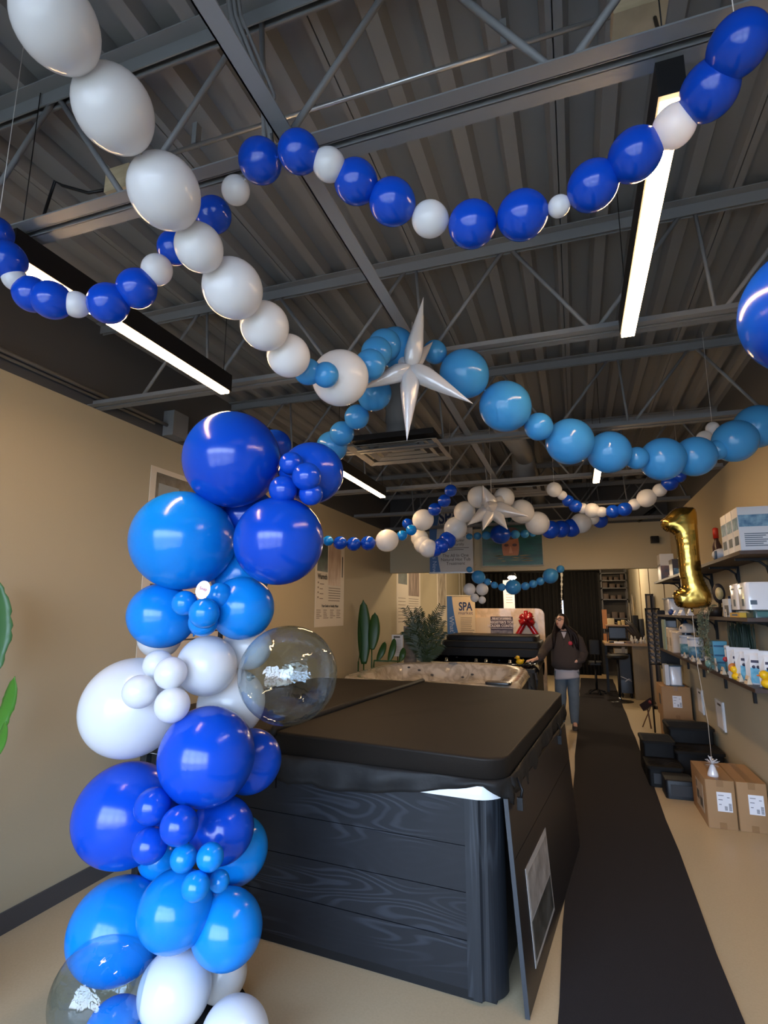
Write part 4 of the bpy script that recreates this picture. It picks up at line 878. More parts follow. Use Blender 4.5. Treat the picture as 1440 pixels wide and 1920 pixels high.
def pot(p, r, h, parent, m=M_POT): MB().lathe([(r * 0.75, 0), (r, h), (r * 1.04, h), (r * 1.04, h - 0.02), (r * 0.9, h - 0.03), (0.0, h - 0.03)], p, 24).build('pot', m, parent)
# left edge banana plant
pl_ = thing('banana_plant', (-2.66, 1.55, 0), 'large leafed banana plant cut off by the left edge of the view', 'plant')
pot((-2.66, 1.55, 0), 0.16, 0.32, pl_)
q = aty(-14, 1075, 2.0); q2 = aty(-22, 1275, 2.0)
leaf(q2, q, 0.16, (1, 0.1, 0), 0.04, mat('leaf_deep', '3c6b3a', 0.4, noise=(4, 0.5), tint2='2a5228', transl=0.15), pl_, tear=0.5, seed=3)
MB().tube([(-2.66, 1.55, 0.3), (-2.70, 1.75, 0.9), q2 + Vector((0, 0, 0.01))], 0.012, 8).build('stem', M_LEAF2, pl_)
leaf(aty(-28, 1400, 2.0), aty(28, 1268, 2.0), 0.10, (0.9, 0, -0.5), 0.02, M_LEAF2, pl_, tear=0.6, seed=5)
MB().tube([(-2.66, 1.55, 0.3), aty(-28, 1400, 2.0)], 0.010, 8).build('stem', M_LEAF2, pl_)
leaf(aty(-30, 1440, 1.9), aty(11, 1352, 1.9), 0.06, (0.9, 0, -0.5), 0.02, M_LEAF2, pl_, seed=6)
MB().tube([(-2.66, 1.55, 0.3), aty(-30, 1440, 1.9)], 0.008, 8).build('stem', M_LEAF2, pl_)
# banana leaves behind the marbled tub
YP = 7.45
bp_ = thing('banana_plant', (-2.82, YP, 0), 'potted plant with broad dark leaves against the left wall behind the tub', 'plant')
pot((-2.82, YP, 0), 0.13, 0.35, bp_)
for k, (b0, t0, wd, sd) in enumerate((((682, 1245), (681, 1124), 0.20, (1, 0.1, 0.02)), ((697, 1218), (703, 1148), 0.17, (1, 0.1, -0.1)), ((708, 1238), (722, 1203), 0.10, (1, 0, -0.3)), ((729, 1240), (740, 1196), 0.10, (1, 0, -0.4)), ((672, 1240), (671, 1165), 0.07, (0.6, -0.8, 0)), ((750, 1240), (757, 1214), 0.09, (1, 0, -0.3)))):
    B_ = fy(b0[0], b0[1], YP); T_ = fy(t0[0], t0[1], YP); leaf(B_, T_, wd, sd, 0.03, M_LEAF, bp_, seed=k)
    MB().tube([(-2.82, YP, 0.33), (min(-2.72, B_.x), YP, 0.8), (min(-2.70, B_.x), YP, min(1.03, B_.z)), B_], 0.010, 6).build('stem', M_LEAF, bp_)
# palm
YP = 8.12; pc0 = fy(795, 1232, YP); pp_ = thing('palm_plant', (pc0.x, YP, 0), 'feathery dark palm standing between the marbled and the black tub', 'plant')
pot((pc0.x, YP, 0), 0.12, 0.32, pp_); rr = random.Random(12)
for k, (tx, ty) in enumerate(((762, 1142), (775, 1150), (785, 1143), (815, 1152), (826, 1138), (828, 1165), (830, 1185), (825, 1208), (765, 1165), (778, 1160), (760, 1185), (808, 1158), (790, 1152))):
    yy = YP + rr.uniform(-0.12, 0.10); T_ = fy(tx, ty, yy); P0 = Vector((pc0.x, YP, 0.85)); mid = (P0 + T_) / 2 + Vector((-(T_.x - P0.x) * 0.22, 0, 0.06)); m = MB(); pts = []
    for i in range(29): f = i / 28; pts.append(P0 * (1 - f) ** 2 + mid * (2 * f * (1 - f)) + T_ * f * f)
    m.tube([(pc0.x, YP, 0.3)] + pts, [0.007] + [0.006 - 0.00015 * i for i in range(29)], 5)
    for i in range(5, 29):
        dv = (pts[i] - pts[i - 1]).normalized()
        for s_ in (-1, 1):
            ln = 0.17 * (1 - abs(i / 28 - 0.55) * 0.9); sdv = Vector((dv.z, rr.uniform(-0.5, 0.5), -dv.x)) * s_; tip = pts[i] + (dv * 0.75 + sdv.normalized() * 0.75).normalized() * ln + Vector((0, 0, -0.035)); w2 = dv * 0.011; mi_ = (pts[i] + tip) / 2 + Vector((0, 0, 0.012))
            m.add([pts[i] - w2 * 0.5, mi_ - w2, tip, mi_ + w2, pts[i] + w2 * 0.5], [(0, 1, 2, 3, 4)], False)
    m.build('frond', M_PALM, pp_)
# ------------------------------------------------------------------ shelves on the right wall
M_SHELF = mat('dark_wood_shelf', '3d2a22', 0.5, noise=(7, 0.5), tint2='2c1e18', stretch=(4, 0.6, 4))
M_CARD = mat('cardboard', 'a07c55', 0.75, noise=(5, 0.3), tint2='8f6c48')
M_TAPE = mat('packing_tape', '8e6a44', 0.35)
M_LABEL = mat('label_white', 'e4e2e6', 0.5)
SX0, SX1 = 1.10, XR
for z, lab, brk in ((2.12, 'top dark wood wall shelf, highest of the three on the right wall', (4.75, 5.6, 6.6, 7.6, 8.5)), (1.66, 'middle dark wood wall shelf at eye level on the right wall', (4.75, 5.6, 6.6, 7.6, 8.5)), (1.195, 'lowest dark wood wall shelf on the right wall, holding white and blue bags', (4.58, 5.5, 6.45, 7.45, 8.4))):
    s_ = thing('wall_shelf', ((SX0 + SX1) / 2, 6.65, z), lab, 'shelf', 'dark wall shelves')
    y0 = 4.40
    MB().box(SX0, SX1 - 0.001, y0, 8.88, z - 0.026, z).build('board', M_SHELF, s_)
    for y in brk:
        b = MB(); x1 = SX1 - 0.002
        b.box(x1 - 0.022, x1, y - 0.016, y + 0.016, z - 0.24, z - 0.026); b.box(SX0 + 0.05, x1 - 0.022, y - 0.014, y + 0.014, z - 0.045, z - 0.026)
        b.tube([(x1 - 0.015, y, z - 0.16), (x1 - 0.03, y, z - 0.09), (x1 - 0.075, y, z - 0.05), (x1 - 0.13, y, z - 0.04)], 0.009, 6)
        b.build('bracket', M_BLACK, s_)
def item(name, p, label, cat, group=None): return thing(name, p, label, cat, group)
M_GB = mat('box_white', 'c9cdd4', 0.4); M_SEA = mat('box_sea_photo', '3f6a8c', 0.4, noise=(18, 0.9), tint2='8fb6cc', detail=6); M_TX = mat('box_text', '50606e', 0.5)
def photo_box(x0, x1, y0, y1, z, h, label, wave=True, body=M_GB):
    t = item('product_box', ((x0 + x1) / 2, (y0 + y1) / 2, z), label, 'box'); MB().box(x0, x1, y0, y1, z, z + h).build('carton', body, t)
    if wave:
        MB().box(x0 + 0.002, x1 - 0.002, y0 - 0.0015, y0, z + h * 0.55, z + h * 0.82).build('sea_photo', M_SEA, t)
        MB().box(x0 - 0.0015, x0, y0 + 0.01, y1 - 0.01, z + h * 0.50, z + h * 0.78).build('sea_photo', M_SEA, t)
        m = MB()
        for i in range(7): m.box(x0 + 0.03, x1 - 0.03 - 0.02 * (i % 3), y0 - 0.0015, y0, z + h * (0.38 - i * 0.045), z + h * (0.40 - i * 0.045))
        m.box(x0 - 0.0015, x0, y0 + 0.03, y1 - 0.03, z + h * 0.16, z + h * 0.36); m.build('fine_print', M_TX, t)
    return t
for k in range(3):
    photo_box(1.125, 1.335, 4.46 + k * 0.165, 4.615 + k * 0.165, 2.12, 0.315, 'white carton with sea photograph on top shelf, ' + ('nearest of the row', 'middle of the row', 'farthest of the row')[k])
t = item('wrapped_roll', (1.2, 5.35, 2.12), 'white plastic wrapped roll on the top shelf behind the sea cartons', 'package'); MB().ball((1.2, 5.3, 2.175), 0.075, 16, (1.1, 1.2, 0.72)).build('roll', M_GB, t); MB().tube([(1.13, 5.23, 2.13), (1.13, 5.22, 2.20)], 0.01, 6).build('tie', M_TX, t)
t = item('red_bottle', (1.25, 5.75, 2.12), 'tall dark bottle with red top on the top shelf beside the gold balloon', 'bottle'); MB().lathe([(0.035, 0), (0.038, 0.02), (0.038, 0.17), (0.02, 0.22), (0.02, 0.24)], (1.25, 5.7, 2.12), 14).build('body', mat('wine_dark', '3a2428', 0.3), t); MB().lathe([(0.024, 0), (0.024, 0.09), (0.01, 0.1)], (1.25, 5.7, 2.36), 14).build('cap', mat('red_cap', 'b02a1a', 0.35), t)
t = photo_box(1.13, 1.30, 8.35, 8.62, 2.12, 0.36, 'tall pale carton at the far end of the top shelf', False)
MB().box(1.132, 1.298, 8.3485, 8.35, 2.13, 2.32).build('printed_photo', mat('far_photo', '4b5a70', 0.4, noise=(12, 0.9), tint2='8a6a6a'), t); MB().box(1.1285, 1.13, 8.36, 8.61, 2.13, 2.34).build('printed_photo', mat('far_photo', '4b5a70', 0.4), t)
MB().box(1.22, 1.27, 8.345, 8.348, 2.13, 2.19).build('price_tag', M_LABEL, t)
t = item('product_box', (1.2, 7.6, 2.12), 'dark carton on the top shelf left of the gold balloon', 'box'); MB().box(1.14, 1.28, 7.45, 7.7, 2.12, 2.33).build('carton', mat('dark_carton', '3f3a40', 0.4), t); MB().box(1.15, 1.27, 7.4485, 7.45, 2.14, 2.22).build('printed_photo', M_SEA, t)

# middle shelf
WR = mat('clear_wrap_white', 'dcdfe6', 0.18, coat=0.5, bump=(9, 0.5))
for k, (y0, lab) in enumerate(((4.44, 'big white plastic wrapped pack on the middle shelf, nearest'), (4.66, 'big white plastic wrapped pack on the middle shelf, behind the nearest'))):
    t = item('wrapped_pack', (1.23, y0 + 0.1, 1.71), lab, 'package'); MB().rbox(1.115, 1.365, y0, y0 + 0.2, 1.715, 1.905, 0.03, 4).build('wrap', WR, t)
    m = MB(); m.box(1.14, 1.18, y0 - 0.002, y0, 1.75, 1.78); m.box(1.1135, 1.115, y0 + 0.05, y0 + 0.1, 1.74, 1.79); m.box(1.1135, 1.115, y0 + 0.06, y0 + 0.15, 1.86, 1.87); m.build('printing', M_TX, t)
t = item('teal_tray', (1.24, 4.65, 1.66), 'dark teal tray under the white wrapped packs on the middle shelf', 'tray'); MB().rbox(1.15, 1.36, 4.43, 4.9, 1.661, 1.712, 0.02).build('tray', mat('teal_dark', '24474b', 0.3), t)
MB().box(1.17, 1.34, 4.425, 4.43, 1.67, 1.70).build('front_band', mat('teal_band', '3d6b6c', 0.3), t)
t = item('product_box', (1.12, 4.72, 1.66), 'flat yellow box on the middle shelf edge', 'box'); MB().box(1.105, 1.148, 4.60, 4.86, 1.661, 1.695).build('carton', mat('yellow_box', 'cda21a', 0.4), t); MB().box(1.104, 1.105, 4.65, 4.8, 1.67, 1.686).build('printing', M_TX, t)
t = item('product_box', (1.2, 5.02, 1.66), 'white box with black window front on the middle shelf', 'box'); MB().box(1.12, 1.30, 4.93, 5.12, 1.661, 1.80).build('carton', M_GB, t); MB().box(1.135, 1.265, 4.928, 4.93, 1.675, 1.755).build('window_print', mat('black_print', '23222a', 0.3), t); MB().box(1.118, 1.12, 4.95, 5.06, 1.675, 1.75).build('window_print', mat('black_print', '23222a', 0.3), t)
t = item('price_card', (1.11, 5.0, 1.66), 'tall cream price card before the black window box', 'price tag'); MB().box(1.102, 1.106, 4.955, 4.99, 1.661, 1.72).build('card', mat('cream_card', 'd6c4a8', 0.5), t); MB().box(1.1005, 1.102, 4.965, 4.985, 1.69, 1.70).build('printing', M_TX, t)
t = item('small_sign', (1.25, 5.28, 1.66), 'small dark lettered sign standing on the middle shelf', 'sign'); MB().box(1.20, 1.31, 5.28, 5.29, 1.78, 1.83).build('plate', mat('dark_plate', '2c2f40', 0.4), t); MB().tube([(1.255, 5.295, 1.662), (1.255, 5.29, 1.80)], 0.006, 6).build('post', M_BLACK, t)
text('HTS', 0.042, face_y(1.255, 5.279, 1.805), M_LABEL, t)
t = item('oval_picture', (1.2, 5.65, 1.66), 'oval dark rimmed frame with yellow picture on the middle shelf', 'frame'); MB().lathe([(0.055, -0.012), (0.06, 0), (0.055, 0.012)], (0, 0, 0), 24).v
m = MB(); m.M = Matrix.Translation((1.21, 5.62, 1.86)) @ Matrix.Rotation(PI / 2, 4, 'X'); m.lathe([(0.062, -0.012), (0.068, 0), (0.062, 0.012)], (0, 0, 0), 24, 0.75, 1.3); m.build('rim', mat('rim_dark', '2c2b30', 0.4), t)
m = MB(); m.M = Matrix.Translation((1.21, 5.605, 1.86)) @ Matrix.Rotation(PI / 2, 4, 'X'); m.lathe([(0.042, -0.002), (0.042, 0.002)], (0, 0, 0), 24, 0.75, 1.3); m.build('picture', mat('cream_pic', 'd3c9a4', 0.4, noise=(20, 0.7), tint2='b09a3c'), t)
MB().tube([(1.21, 5.63, 1.662), (1.21, 5.63, 1.79)], 0.012, 8).build('stand', M_BLACK, t)
t = item('storage_basket', (1.2, 8.15, 1.66), 'white ribbed basket at the far end of the middle shelf', 'basket'); MB().rbox(1.12, 1.30, 7.85, 8.3, 1.71, 1.87, 0.03).build('basket', WR, t); MB().box(1.11, 1.31, 7.83, 8.32, 1.86, 1.875).build('rim', M_TX, t); MB().box(1.13, 1.30, 7.86, 8.29, 1.661, 1.71).build('foot', M_GB, t)
t = item('blue_disc', (1.12, 7.8, 1.66), 'small round blue item before the white basket', 'disc'); MB().lathe([(0.02, 0), (0.034, 0.025), (0.034, 0.045), (0.015, 0.07)], (1.125, 7.75, 1.661), 16).build('disc', mat('disc_blue', '3c5590', 0.3), t)
for k, (y, w_, h_, lab) in enumerate(((7.45, 0.10, 0.055, 'white price card second along the middle shelf'), (7.0, 0.20, 0.06, 'wide white card block in the middle shelf row'), (6.55, 0.10, 0.07, 'tilted white price card beneath the gold balloon'))):
    t = item('price_card', (1.12, y, 1.66), lab, 'price tag', 'white cards on the middle shelf'); MB().add([(1.105, y, 1.661), (1.105, y + w_, 1.661), (1.135, y + w_, 1.661 + h_), (1.135, y, 1.661 + h_), (1.165, y, 1.661), (1.165, y + w_, 1.661)], [(0, 1, 2, 3), (3, 2, 5, 4), (0, 3, 4), (1, 5, 2)], False).build('card', M_LABEL, t)
    MB().box(1.108, 1.114, y + 0.02, y + w_ - 0.03, 1.67, 1.68).build('printing', M_TX, t)
t = item('folded_cloth', (1.2, 6.0, 1.66), 'crumpled white cloth on the middle shelf below the gold balloon', 'cloth'); MB().ball((1.19, 6.05, 1.69), 0.06, 16, (1.1, 2.6, 0.5)).ball((1.16, 5.85, 1.70), 0.04, 14, (1, 1.6, 0.8)).build('cloth', mat('cloth_white', 'cfc6bd', 0.8, bump=(20, 0.8)), t)

# trailing plant hanging from the middle shelf
tp_ = thing('trailing_plant', (1.12, 5.65, 1.66), 'grey green trailing plant spilling over the middle shelf edge', 'plant'); rr = random.Random(21)
MB().lathe([(0.045, 0), (0.06, 0.08), (0.055, 0.08), (0.0, 0.07)], (1.18, 5.66, 1.661), 16).build('pot', M_POT, tp_)
ML = mat('sage_leaf', '66705a', 0.6, noise=(30, 0.5), tint2='9aa088', transl=0.1)
for k in range(9):
    x0, y0 = 1.13 + rr.uniform(-0.03, 0.04), 5.62 + rr.uniform(-0.10, 0.14); ln = rr.choice((0.12, 0.25, 0.42, 0.52, 0.56)); m = MB(); pts = []
    for i in range(26):
        f = i / 25; z = 1.76 + 0.03 * math.sin(PI * min(1, f * 5)) - ln * f - (0.05 if f > 0.1 else 0) * min(1, f * 4); xx = x0 - 0.07 * min(1, f * 4) + 0.012 * math.sin(i * 0.9 + k); yy = y0 + 0.03 * f + 0.01 * math.cos(i * 0.7 + k); pts.append((min(xx, 1.085) if f > 0.22 else xx, yy, z))
    m.tube(pts, 0.0018, 5)
    for p in pts[1:]:
        for q in range(3):
            a = rr.uniform(0, 2 * PI); c = Vector(p) + Vector((math.cos(a) * 0.014, math.sin(a) * 0.014, rr.uniform(-0.01, 0.01))); s1 = Vector((rr.uniform(-1, 1), rr.uniform(-1, 1), rr.uniform(-1, 1))).normalized() * 0.010; s2 = s1.cross(Vector((rr.uniform(-1, 1), 0.3, 1))).normalized() * 0.006
            m.add([c - s1, c + s2, c + s1, c - s2], [(0, 1, 2, 3)], False)
    m.build('vine', ML, tp_)

# lowest shelf
ZL = 1.195
def pouch(x, y, label, w_=0.15, h_=0.235, rz=-0.5):
    t = item('product_pouch', (x, y, ZL), label, 'bag', 'white and blue pouches on the lowest shelf'); M_ = xform((x, y, ZL), rz)
    m = MB(); m.M = M_; rings = []
    for z, tk in ((0.001, 0.032), (0.04, 0.036), (0.12, 0.028), (0.20, 0.012), (0.215, 0.004), (h_, 0.003)):
        rings.append([(-w_ / 2, 0, z), (-w_ / 4, -tk, z), (w_ / 4, -tk, z), (w_ / 2, 0, z), (w_ / 4, tk, z), (-w_ / 4, tk, z)])
    m.loft(rings, smooth=False); m.build('pouch', mat('pouch_white', 'd9dce2', 0.3), t)
    m = MB(); m.M = M_; m.add([(-w_ * 0.24, -0.038, 0.03), (w_ * 0.24, -0.038, 0.03), (w_ * 0.24, -0.032, 0.115), (-w_ * 0.24, -0.032, 0.115)], [(0, 1, 2, 3)], False); m.add([(-w_ * 0.24, -0.040, 0.012), (w_ * 0.24, -0.040, 0.012), (w_ * 0.24, -0.038, 0.03), (-w_ * 0.24, -0.038, 0.03)], [(0, 1, 2, 3)], False); m.build('blue_label', mat('pouch_blue', '4b9cc0', 0.3, noise=(20, 0.6), tint2='9fd0e2'), t, solid=0.001)
    m = MB(); m.M = M_; m.add([(-w_ * 0.2, -0.030, 0.150), (w_ * 0.2, -0.030, 0.150), (w_ * 0.2, -0.0265, 0.168), (-w_ * 0.2, -0.0265, 0.168)], [(0, 1, 2, 3)], False)
    for s_ in (-1, 1): m.ball((s_ * w_ * 0.09, -0.035, 0.122), 0.011, 8, (1, 0.3, 1))
    m.build('printing', mat('navy_ink', '2d3350', 0.4), t, solid=0.001)
for (x, y, w_, l_) in ((1.17, 5.02, 0.16, 'white pouch with blue label, farthest of the four'), (1.18, 4.84, 0.16, 'white pouch with blue label, second farthest of the four'), (1.20, 4.68, 0.15, 'white pouch with blue label, second nearest of the four'), (1.25, 4.54, 0.15, 'white pouch with blue label, nearest of the four')):
    pouch(x, y, l_, w_)
def tub_jar(x, y, r, h, label, lab_col='3f87a8', cap='dfe2e8'):
    t = item('round_tub', (x, y, ZL), label, 'tub'); MB().lathe([(r * 0.95, 0.001), (r, 0.01), (r, h * 0.85), (r * 0.9, h * 0.88)], (x, y, ZL), 24).build('tub', mat('tub_white', 'd3d6de', 0.3), t); MB().lathe([(r * 1.03, 0), (r * 1.03, h * 0.1), (r * 0.9, h * 0.12)], (x, y, ZL + h * 0.88), 24).build('lid', mat('lid_' + cap, cap, 0.3), t)
    M_ = mat('tub_label_' + lab_col, lab_col, 0.35, noise=(25, 0.5), tint2='a9d3e0'); m = MB(); vs = []
    for k in range(13): a = math.radians(150 + 150 * k / 12); vs.append([(x + r * 1.01 * math.cos(a), y + r * 1.01 * math.sin(a), ZL + h * 0.12), (x + r * 1.01 * math.cos(a), y + r * 1.01 * math.sin(a), ZL + h * 0.6)])
    m.loft(vs, caps=False, closed=False); m.build('label', M_, t, solid=0.001); return t
tub_jar(1.20, 5.28, 0.065, 0.235, 'white round tub with blue label and red flower, behind the pouches')
t = item('artificial_flower', (1.12, 5.20, ZL), 'small red flower before the round white tub', 'flower'); MB().ball((1.118, 5.20, ZL + 0.13), 0.02, 12, (1, 0.8, 1)).build('bloom', mat('flower_red', 'b3333a', 0.5), t); MB().tube([(1.12, 5.205, ZL + 0.002), (1.118, 5.20, ZL + 0.12)], 0.002, 5).build('stem', M_LEAF, t)
duck((1.125, 5.02 - 0.13, ZL), 'yellow duck ornament on the lowest shelf before the pouches', 1.1)
t = item('sunflower_ornament', (1.118, 4.98, ZL), 'sunflower faced ornament above the yellow duck on the lowest shelf', 'ornament'); m = MB(); m.M = Matrix.Translation((1.116, 4.985, ZL + 0.085)) @ Matrix.Rotation(PI / 2, 4, 'X'); m.lathe([(0.032, 0), (0.034, 0.006), (0.02, 0.012)], (0, 0, 0), 16); m.build('petals', mat('petal', 'c97a3a', 0.5), t); MB().ball((1.116, 4.97, ZL + 0.085), 0.014, 10, (1, 0.5, 1)).build('centre', mat('flower_centre', '5a1c1c', 0.5), t); MB().tube([(1.116, 4.99, ZL + 0.002), (1.116, 4.988, ZL + 0.06)], 0.004, 6).build('post', M_LEAF, t)
duck((1.20, 4.44, ZL), 'flat yellow duck ornament at the near end of the lowest shelf', 1.25)
t = item('white_candle', (1.16, 4.45, ZL), 'thin white candle behind the near yellow duck', 'candle'); MB().lathe([(0.007, 0.001), (0.007, 0.10), (0.003, 0.105)], (1.165, 4.50, ZL), 10).build('stick', M_LABEL, t); MB().lathe([(0.016, 0.001), (0.016, 0.008)], (1.165, 4.50, ZL), 12).build('holder', M_TX, t)
tgy = [(5.30, 'first'), (4.76, 'x'), (4.62, 'x')]
for k, (x, y, lab) in enumerate(((1.115, 5.30, 'cream price card in front of the round white tub'), (1.115, 4.80, 'cream price card before the middle pouches'), (1.125, 4.64, 'cream price card before the nearest pouches'), (1.115, 6.55, 'cream price card before the tall white jugs'), (1.115, 6.25, 'white price card left of the small potted grass'), (1.115, 7.0, 'cream price card between the two jugs'))):
    t = item('price_card', (x, y, ZL), lab, 'price tag', 'cards on the lowest shelf'); MB().add([(x - 0.01, y, ZL + 0.001), (x - 0.01, y + 0.075, ZL + 0.001), (x + 0.006, y + 0.075, ZL + 0.06), (x + 0.006, y, ZL + 0.06), (x + 0.025, y, ZL + 0.001), (x + 0.025, y + 0.075, ZL + 0.001)], [(0, 1, 2, 3), (3, 2, 5, 4), (0, 3, 4), (1, 5, 2)], False).build('card', mat('cream_card', 'd6c4a8', 0.5), t); MB().box(x - 0.006, x - 0.001, y + 0.02, y + 0.055, ZL + 0.025, ZL + 0.033).build('printing', M_TX, t)
t = item('starfish', (1.115, 5.55, ZL), 'pale starfish ornament standing at the shelf edge', 'starfish'); m = MB(); ring = []
for k in range(10): a = PI / 2 + 2 * PI * k / 10; r_ = 0.06 if k % 2 == 0 else 0.02; ring.append((5.55 + r_ * math.cos(a), ZL + 0.052 + r_ * math.sin(a)))
m.prism(ring, 1.11, 1.122, 'x'); m.build('body', mat('starfish', 'b9ad9c', 0.7, bump=(60, 0.5)), t); MB().tube([(1.14, 5.55, ZL + 0.002), (1.12, 5.55, ZL + 0.04)], 0.004, 6).build('prop', M_TX, t)
t = item('product_box', (1.18, 5.72, ZL), 'tall blue box on the lowest shelf beside the potted grass', 'box'); MB().box(1.13, 1.24, 5.66, 5.80, ZL + 0.001, ZL + 0.25).build('carton', mat('aqua_box', '5fa6c4', 0.4, noise=(6, 0.5), tint2='3a7a9e'), t)
m = MB()
for q in (0.06, 0.12, 0.20): m.box(1.129, 1.13, 5.67, 5.79, ZL + q, ZL + q + 0.015); m.box(1.135, 1.235, 5.659, 5.66, ZL + q, ZL + q + 0.015)
m.build('bands', mat('deep_blue_band', '2d5f86', 0.4), t)
t = item('glass_jar', (1.13, 5.95, ZL), 'small green glass jar at the lowest shelf edge', 'jar'); MB().lathe([(0.03, 0.001), (0.042, 0.02), (0.042, 0.05), (0.03, 0.065), (0.02, 0.068)], (1.145, 5.92, ZL), 18).build('jar', mat('green_glass', '6f9690', 0.1, coat=0.5), t); MB().lathe([(0.024, 0), (0.024, 0.01)], (1.145, 5.92, ZL + 0.068), 14).build('lid', M_TX, t)
t = item('potted_grass', (1.2, 6.15, ZL), 'small potted grass in a white pot on the lowest shelf', 'plant'); MB().lathe([(0.03, 0.001), (0.045, 0.08), (0.0, 0.075)], (1.19, 6.14, ZL), 16).build('pot', M_LABEL, t); m = MB(); rr = random.Random(5)
for k in range(60): a = rr.uniform(0, 2 * PI); r_ = rr.uniform(0.01, 0.06); b_ = Vector((1.19, 6.14, ZL + 0.07)); tp = b_ + Vector((math.cos(a) * r_, math.sin(a) * r_, rr.uniform(0.07, 0.16))); m.add([b_ + Vector((-0.004, 0, 0)), b_ + Vector((0.004, 0, 0)), tp], [(0, 1, 2)], False)
m.build('grass', mat('grass_mid', '3f5f26', 0.6), t)
tub_jar(1.19, 6.75, 0.075, 0.24, 'white jug with blue print, nearer of the two beyond the potted grass', '3f6f8f', 'c9ccd2')
tub_jar(1.19, 7.25, 0.075, 0.24, 'white jug with blue print, farther one under the white cap', '3f7f8c', 'd3d6de')
t = item('baseball_cap', (1.19, 7.2, ZL + 0.24), 'white cap with small dark emblem resting on the farther jug', 'cap'); m = MB(); prof = [(0.09, 0.0), (0.092, 0.03), (0.075, 0.075), (0.04, 0.10), (0.0, 0.105)]; m.lathe(prof, (1.20, 7.22, ZL + 0.27), 20); m.build('crown', mat('cap_white', 'd8cfc6', 0.7), t)
m = MB(); m.add([(1.13, 7.16, ZL + 0.285), (1.13, 7.28, ZL + 0.285), (1.05, 7.25, ZL + 0.262), (1.04, 7.20, ZL + 0.26), (1.07, 7.14, ZL + 0.262)], [(0, 1, 2, 3, 4)], False); m.build('brim', mat('cap_white', 'd8cfc6', 0.7), t, solid=0.004); MB().ball((1.125, 7.165, ZL + 0.325), 0.016, 8, (0.6, 0.6, 1)).build('emblem', M_TX, t)
t = item('blue_bottle', (1.24, 7.65, ZL), 'slim dark blue oval bottle standing behind the cap', 'bottle'); MB().lathe([(0.03, 0.001), (0.045, 0.08), (0.05, 0.22), (0.04, 0.34), (0.012, 0.40)], (1.25, 7.6, ZL), 18, 1, 0.6).build('bottle', mat('bottle_blue', '24405e', 0.2), t); MB().lathe([(0.012, 0), (0.012, 0.015)], (1.25, 7.6, ZL + 0.40), 10).build('cap', M_BLACK, t)
for k, (y, lab) in enumerate(((7.95, 'nearer cream wrapped bundle at the far end of the lowest shelf'), (8.2, 'farther cream wrapped bundle at the far end of the lowest shelf'))):
    t = item('wrapped_bundle', (1.18, y, ZL), lab, 'package'); MB().rbox(1.12, 1.26, y - 0.1, y + 0.1, ZL + 0.001, ZL + 0.27 + 0.03 * k, 0.03).build('wrap', mat('cream_wrap', 'c9bba8', 0.4, bump=(12, 0.6)), t); MB().box(1.119, 1.121, y - 0.06, y + 0.06, ZL + 0.08, ZL + 0.18).build('printing', mat('pale_print2', '9c9284', 0.5), t)
t = item('green_folder', (1.15, 8.5, ZL), 'pale green folder at the very far end of the lowest shelf', 'folder'); MB().box(1.12, 1.14, 8.38, 8.62, ZL + 0.001, ZL + 0.40).build('cover', mat('folder_green', '8fa596', 0.5), t); MB().box(1.12, 1.30, 8.62, 8.64, ZL + 0.001, ZL + 0.38).build('back', M_GB, t)
# tall grass block between the shelves
t = thing('artificial_grass', (1.24, 5.05, ZL), 'tall dark green artificial grass clump on the lowest shelf under the middle one', 'plant'); MB().box(1.16, 1.33, 5.13, 5.24, ZL + 0.001, ZL + 0.08).build('planter', M_BLACK, t); rr = random.Random(9)
MG = mat('grass_dark', '22382a', 0.5, noise=(20, 0.5), tint2='16261c')
for q in range(3):
    m = MB()
    for k in range(60):
        x = rr.uniform(1.165, 1.325); y = rr.uniform(5.14, 5.23); tx = x + rr.uniform(-0.02, 0.02) - 0.01; z1 = ZL + rr.uniform(0.36, 0.435); m.add([(x - 0.004, y, ZL + 0.07), (x + 0.004, y, ZL + 0.07), (tx + 0.001, y + rr.uniform(-0.02, 0.02), z1), (tx - 0.002, y, z1)], [(0, 1, 2, 3)], False)
    m.build('grass_blades', MG, t)

# black rack with small packets
rk = thing('display_rack', (1.2, 9.2, 0.85), 'tall black wire rack full of small silver packets beyond the shelves', 'rack'); m = MB(); m.box(1.12, 1.36, 8.95, 9.0, 0.9, 1.72); m.build('back_board', M_BLACK, rk)
MB().tube([(0.98, 9.08, 0.0), (0.98, 9.08, 1.75)], 0.012, 8).tube([(1.16, 9.08, 0.0), (1.16, 9.08, 1.75)], 0.012, 8).tube([(0.98, 9.08, 1.74), (1.16, 9.08, 1.74)], 0.012, 8).tube([(0.98, 9.08, 0.95), (1.16, 9.08, 0.95)], 0.012, 8).build('frame', M_BLACK, rk)
MPK = mat('silver_packet', '8a8480', 0.25, 0.3)
for r_ in range(9):
    for c_ in range(2):
        x = 0.99 + c_ * 0.085; z = 1.64 - r_ * 0.082; m = MB(); m.add([(x, 9.03, z), (x + 0.06, 9.03, z), (x + 0.07, 9.06, z + 0.045), (x + 0.01, 9.06, z + 0.045)], [(0, 1, 2, 3)], False); m.build('packet', MPK, rk, solid=0.008)
        MB().bar((x - 0.01, 9.05, z + 0.05), (x + 0.075, 9.03, z - 0.02), 0.012, 0.02).build('clip', M_BLACK, rk)

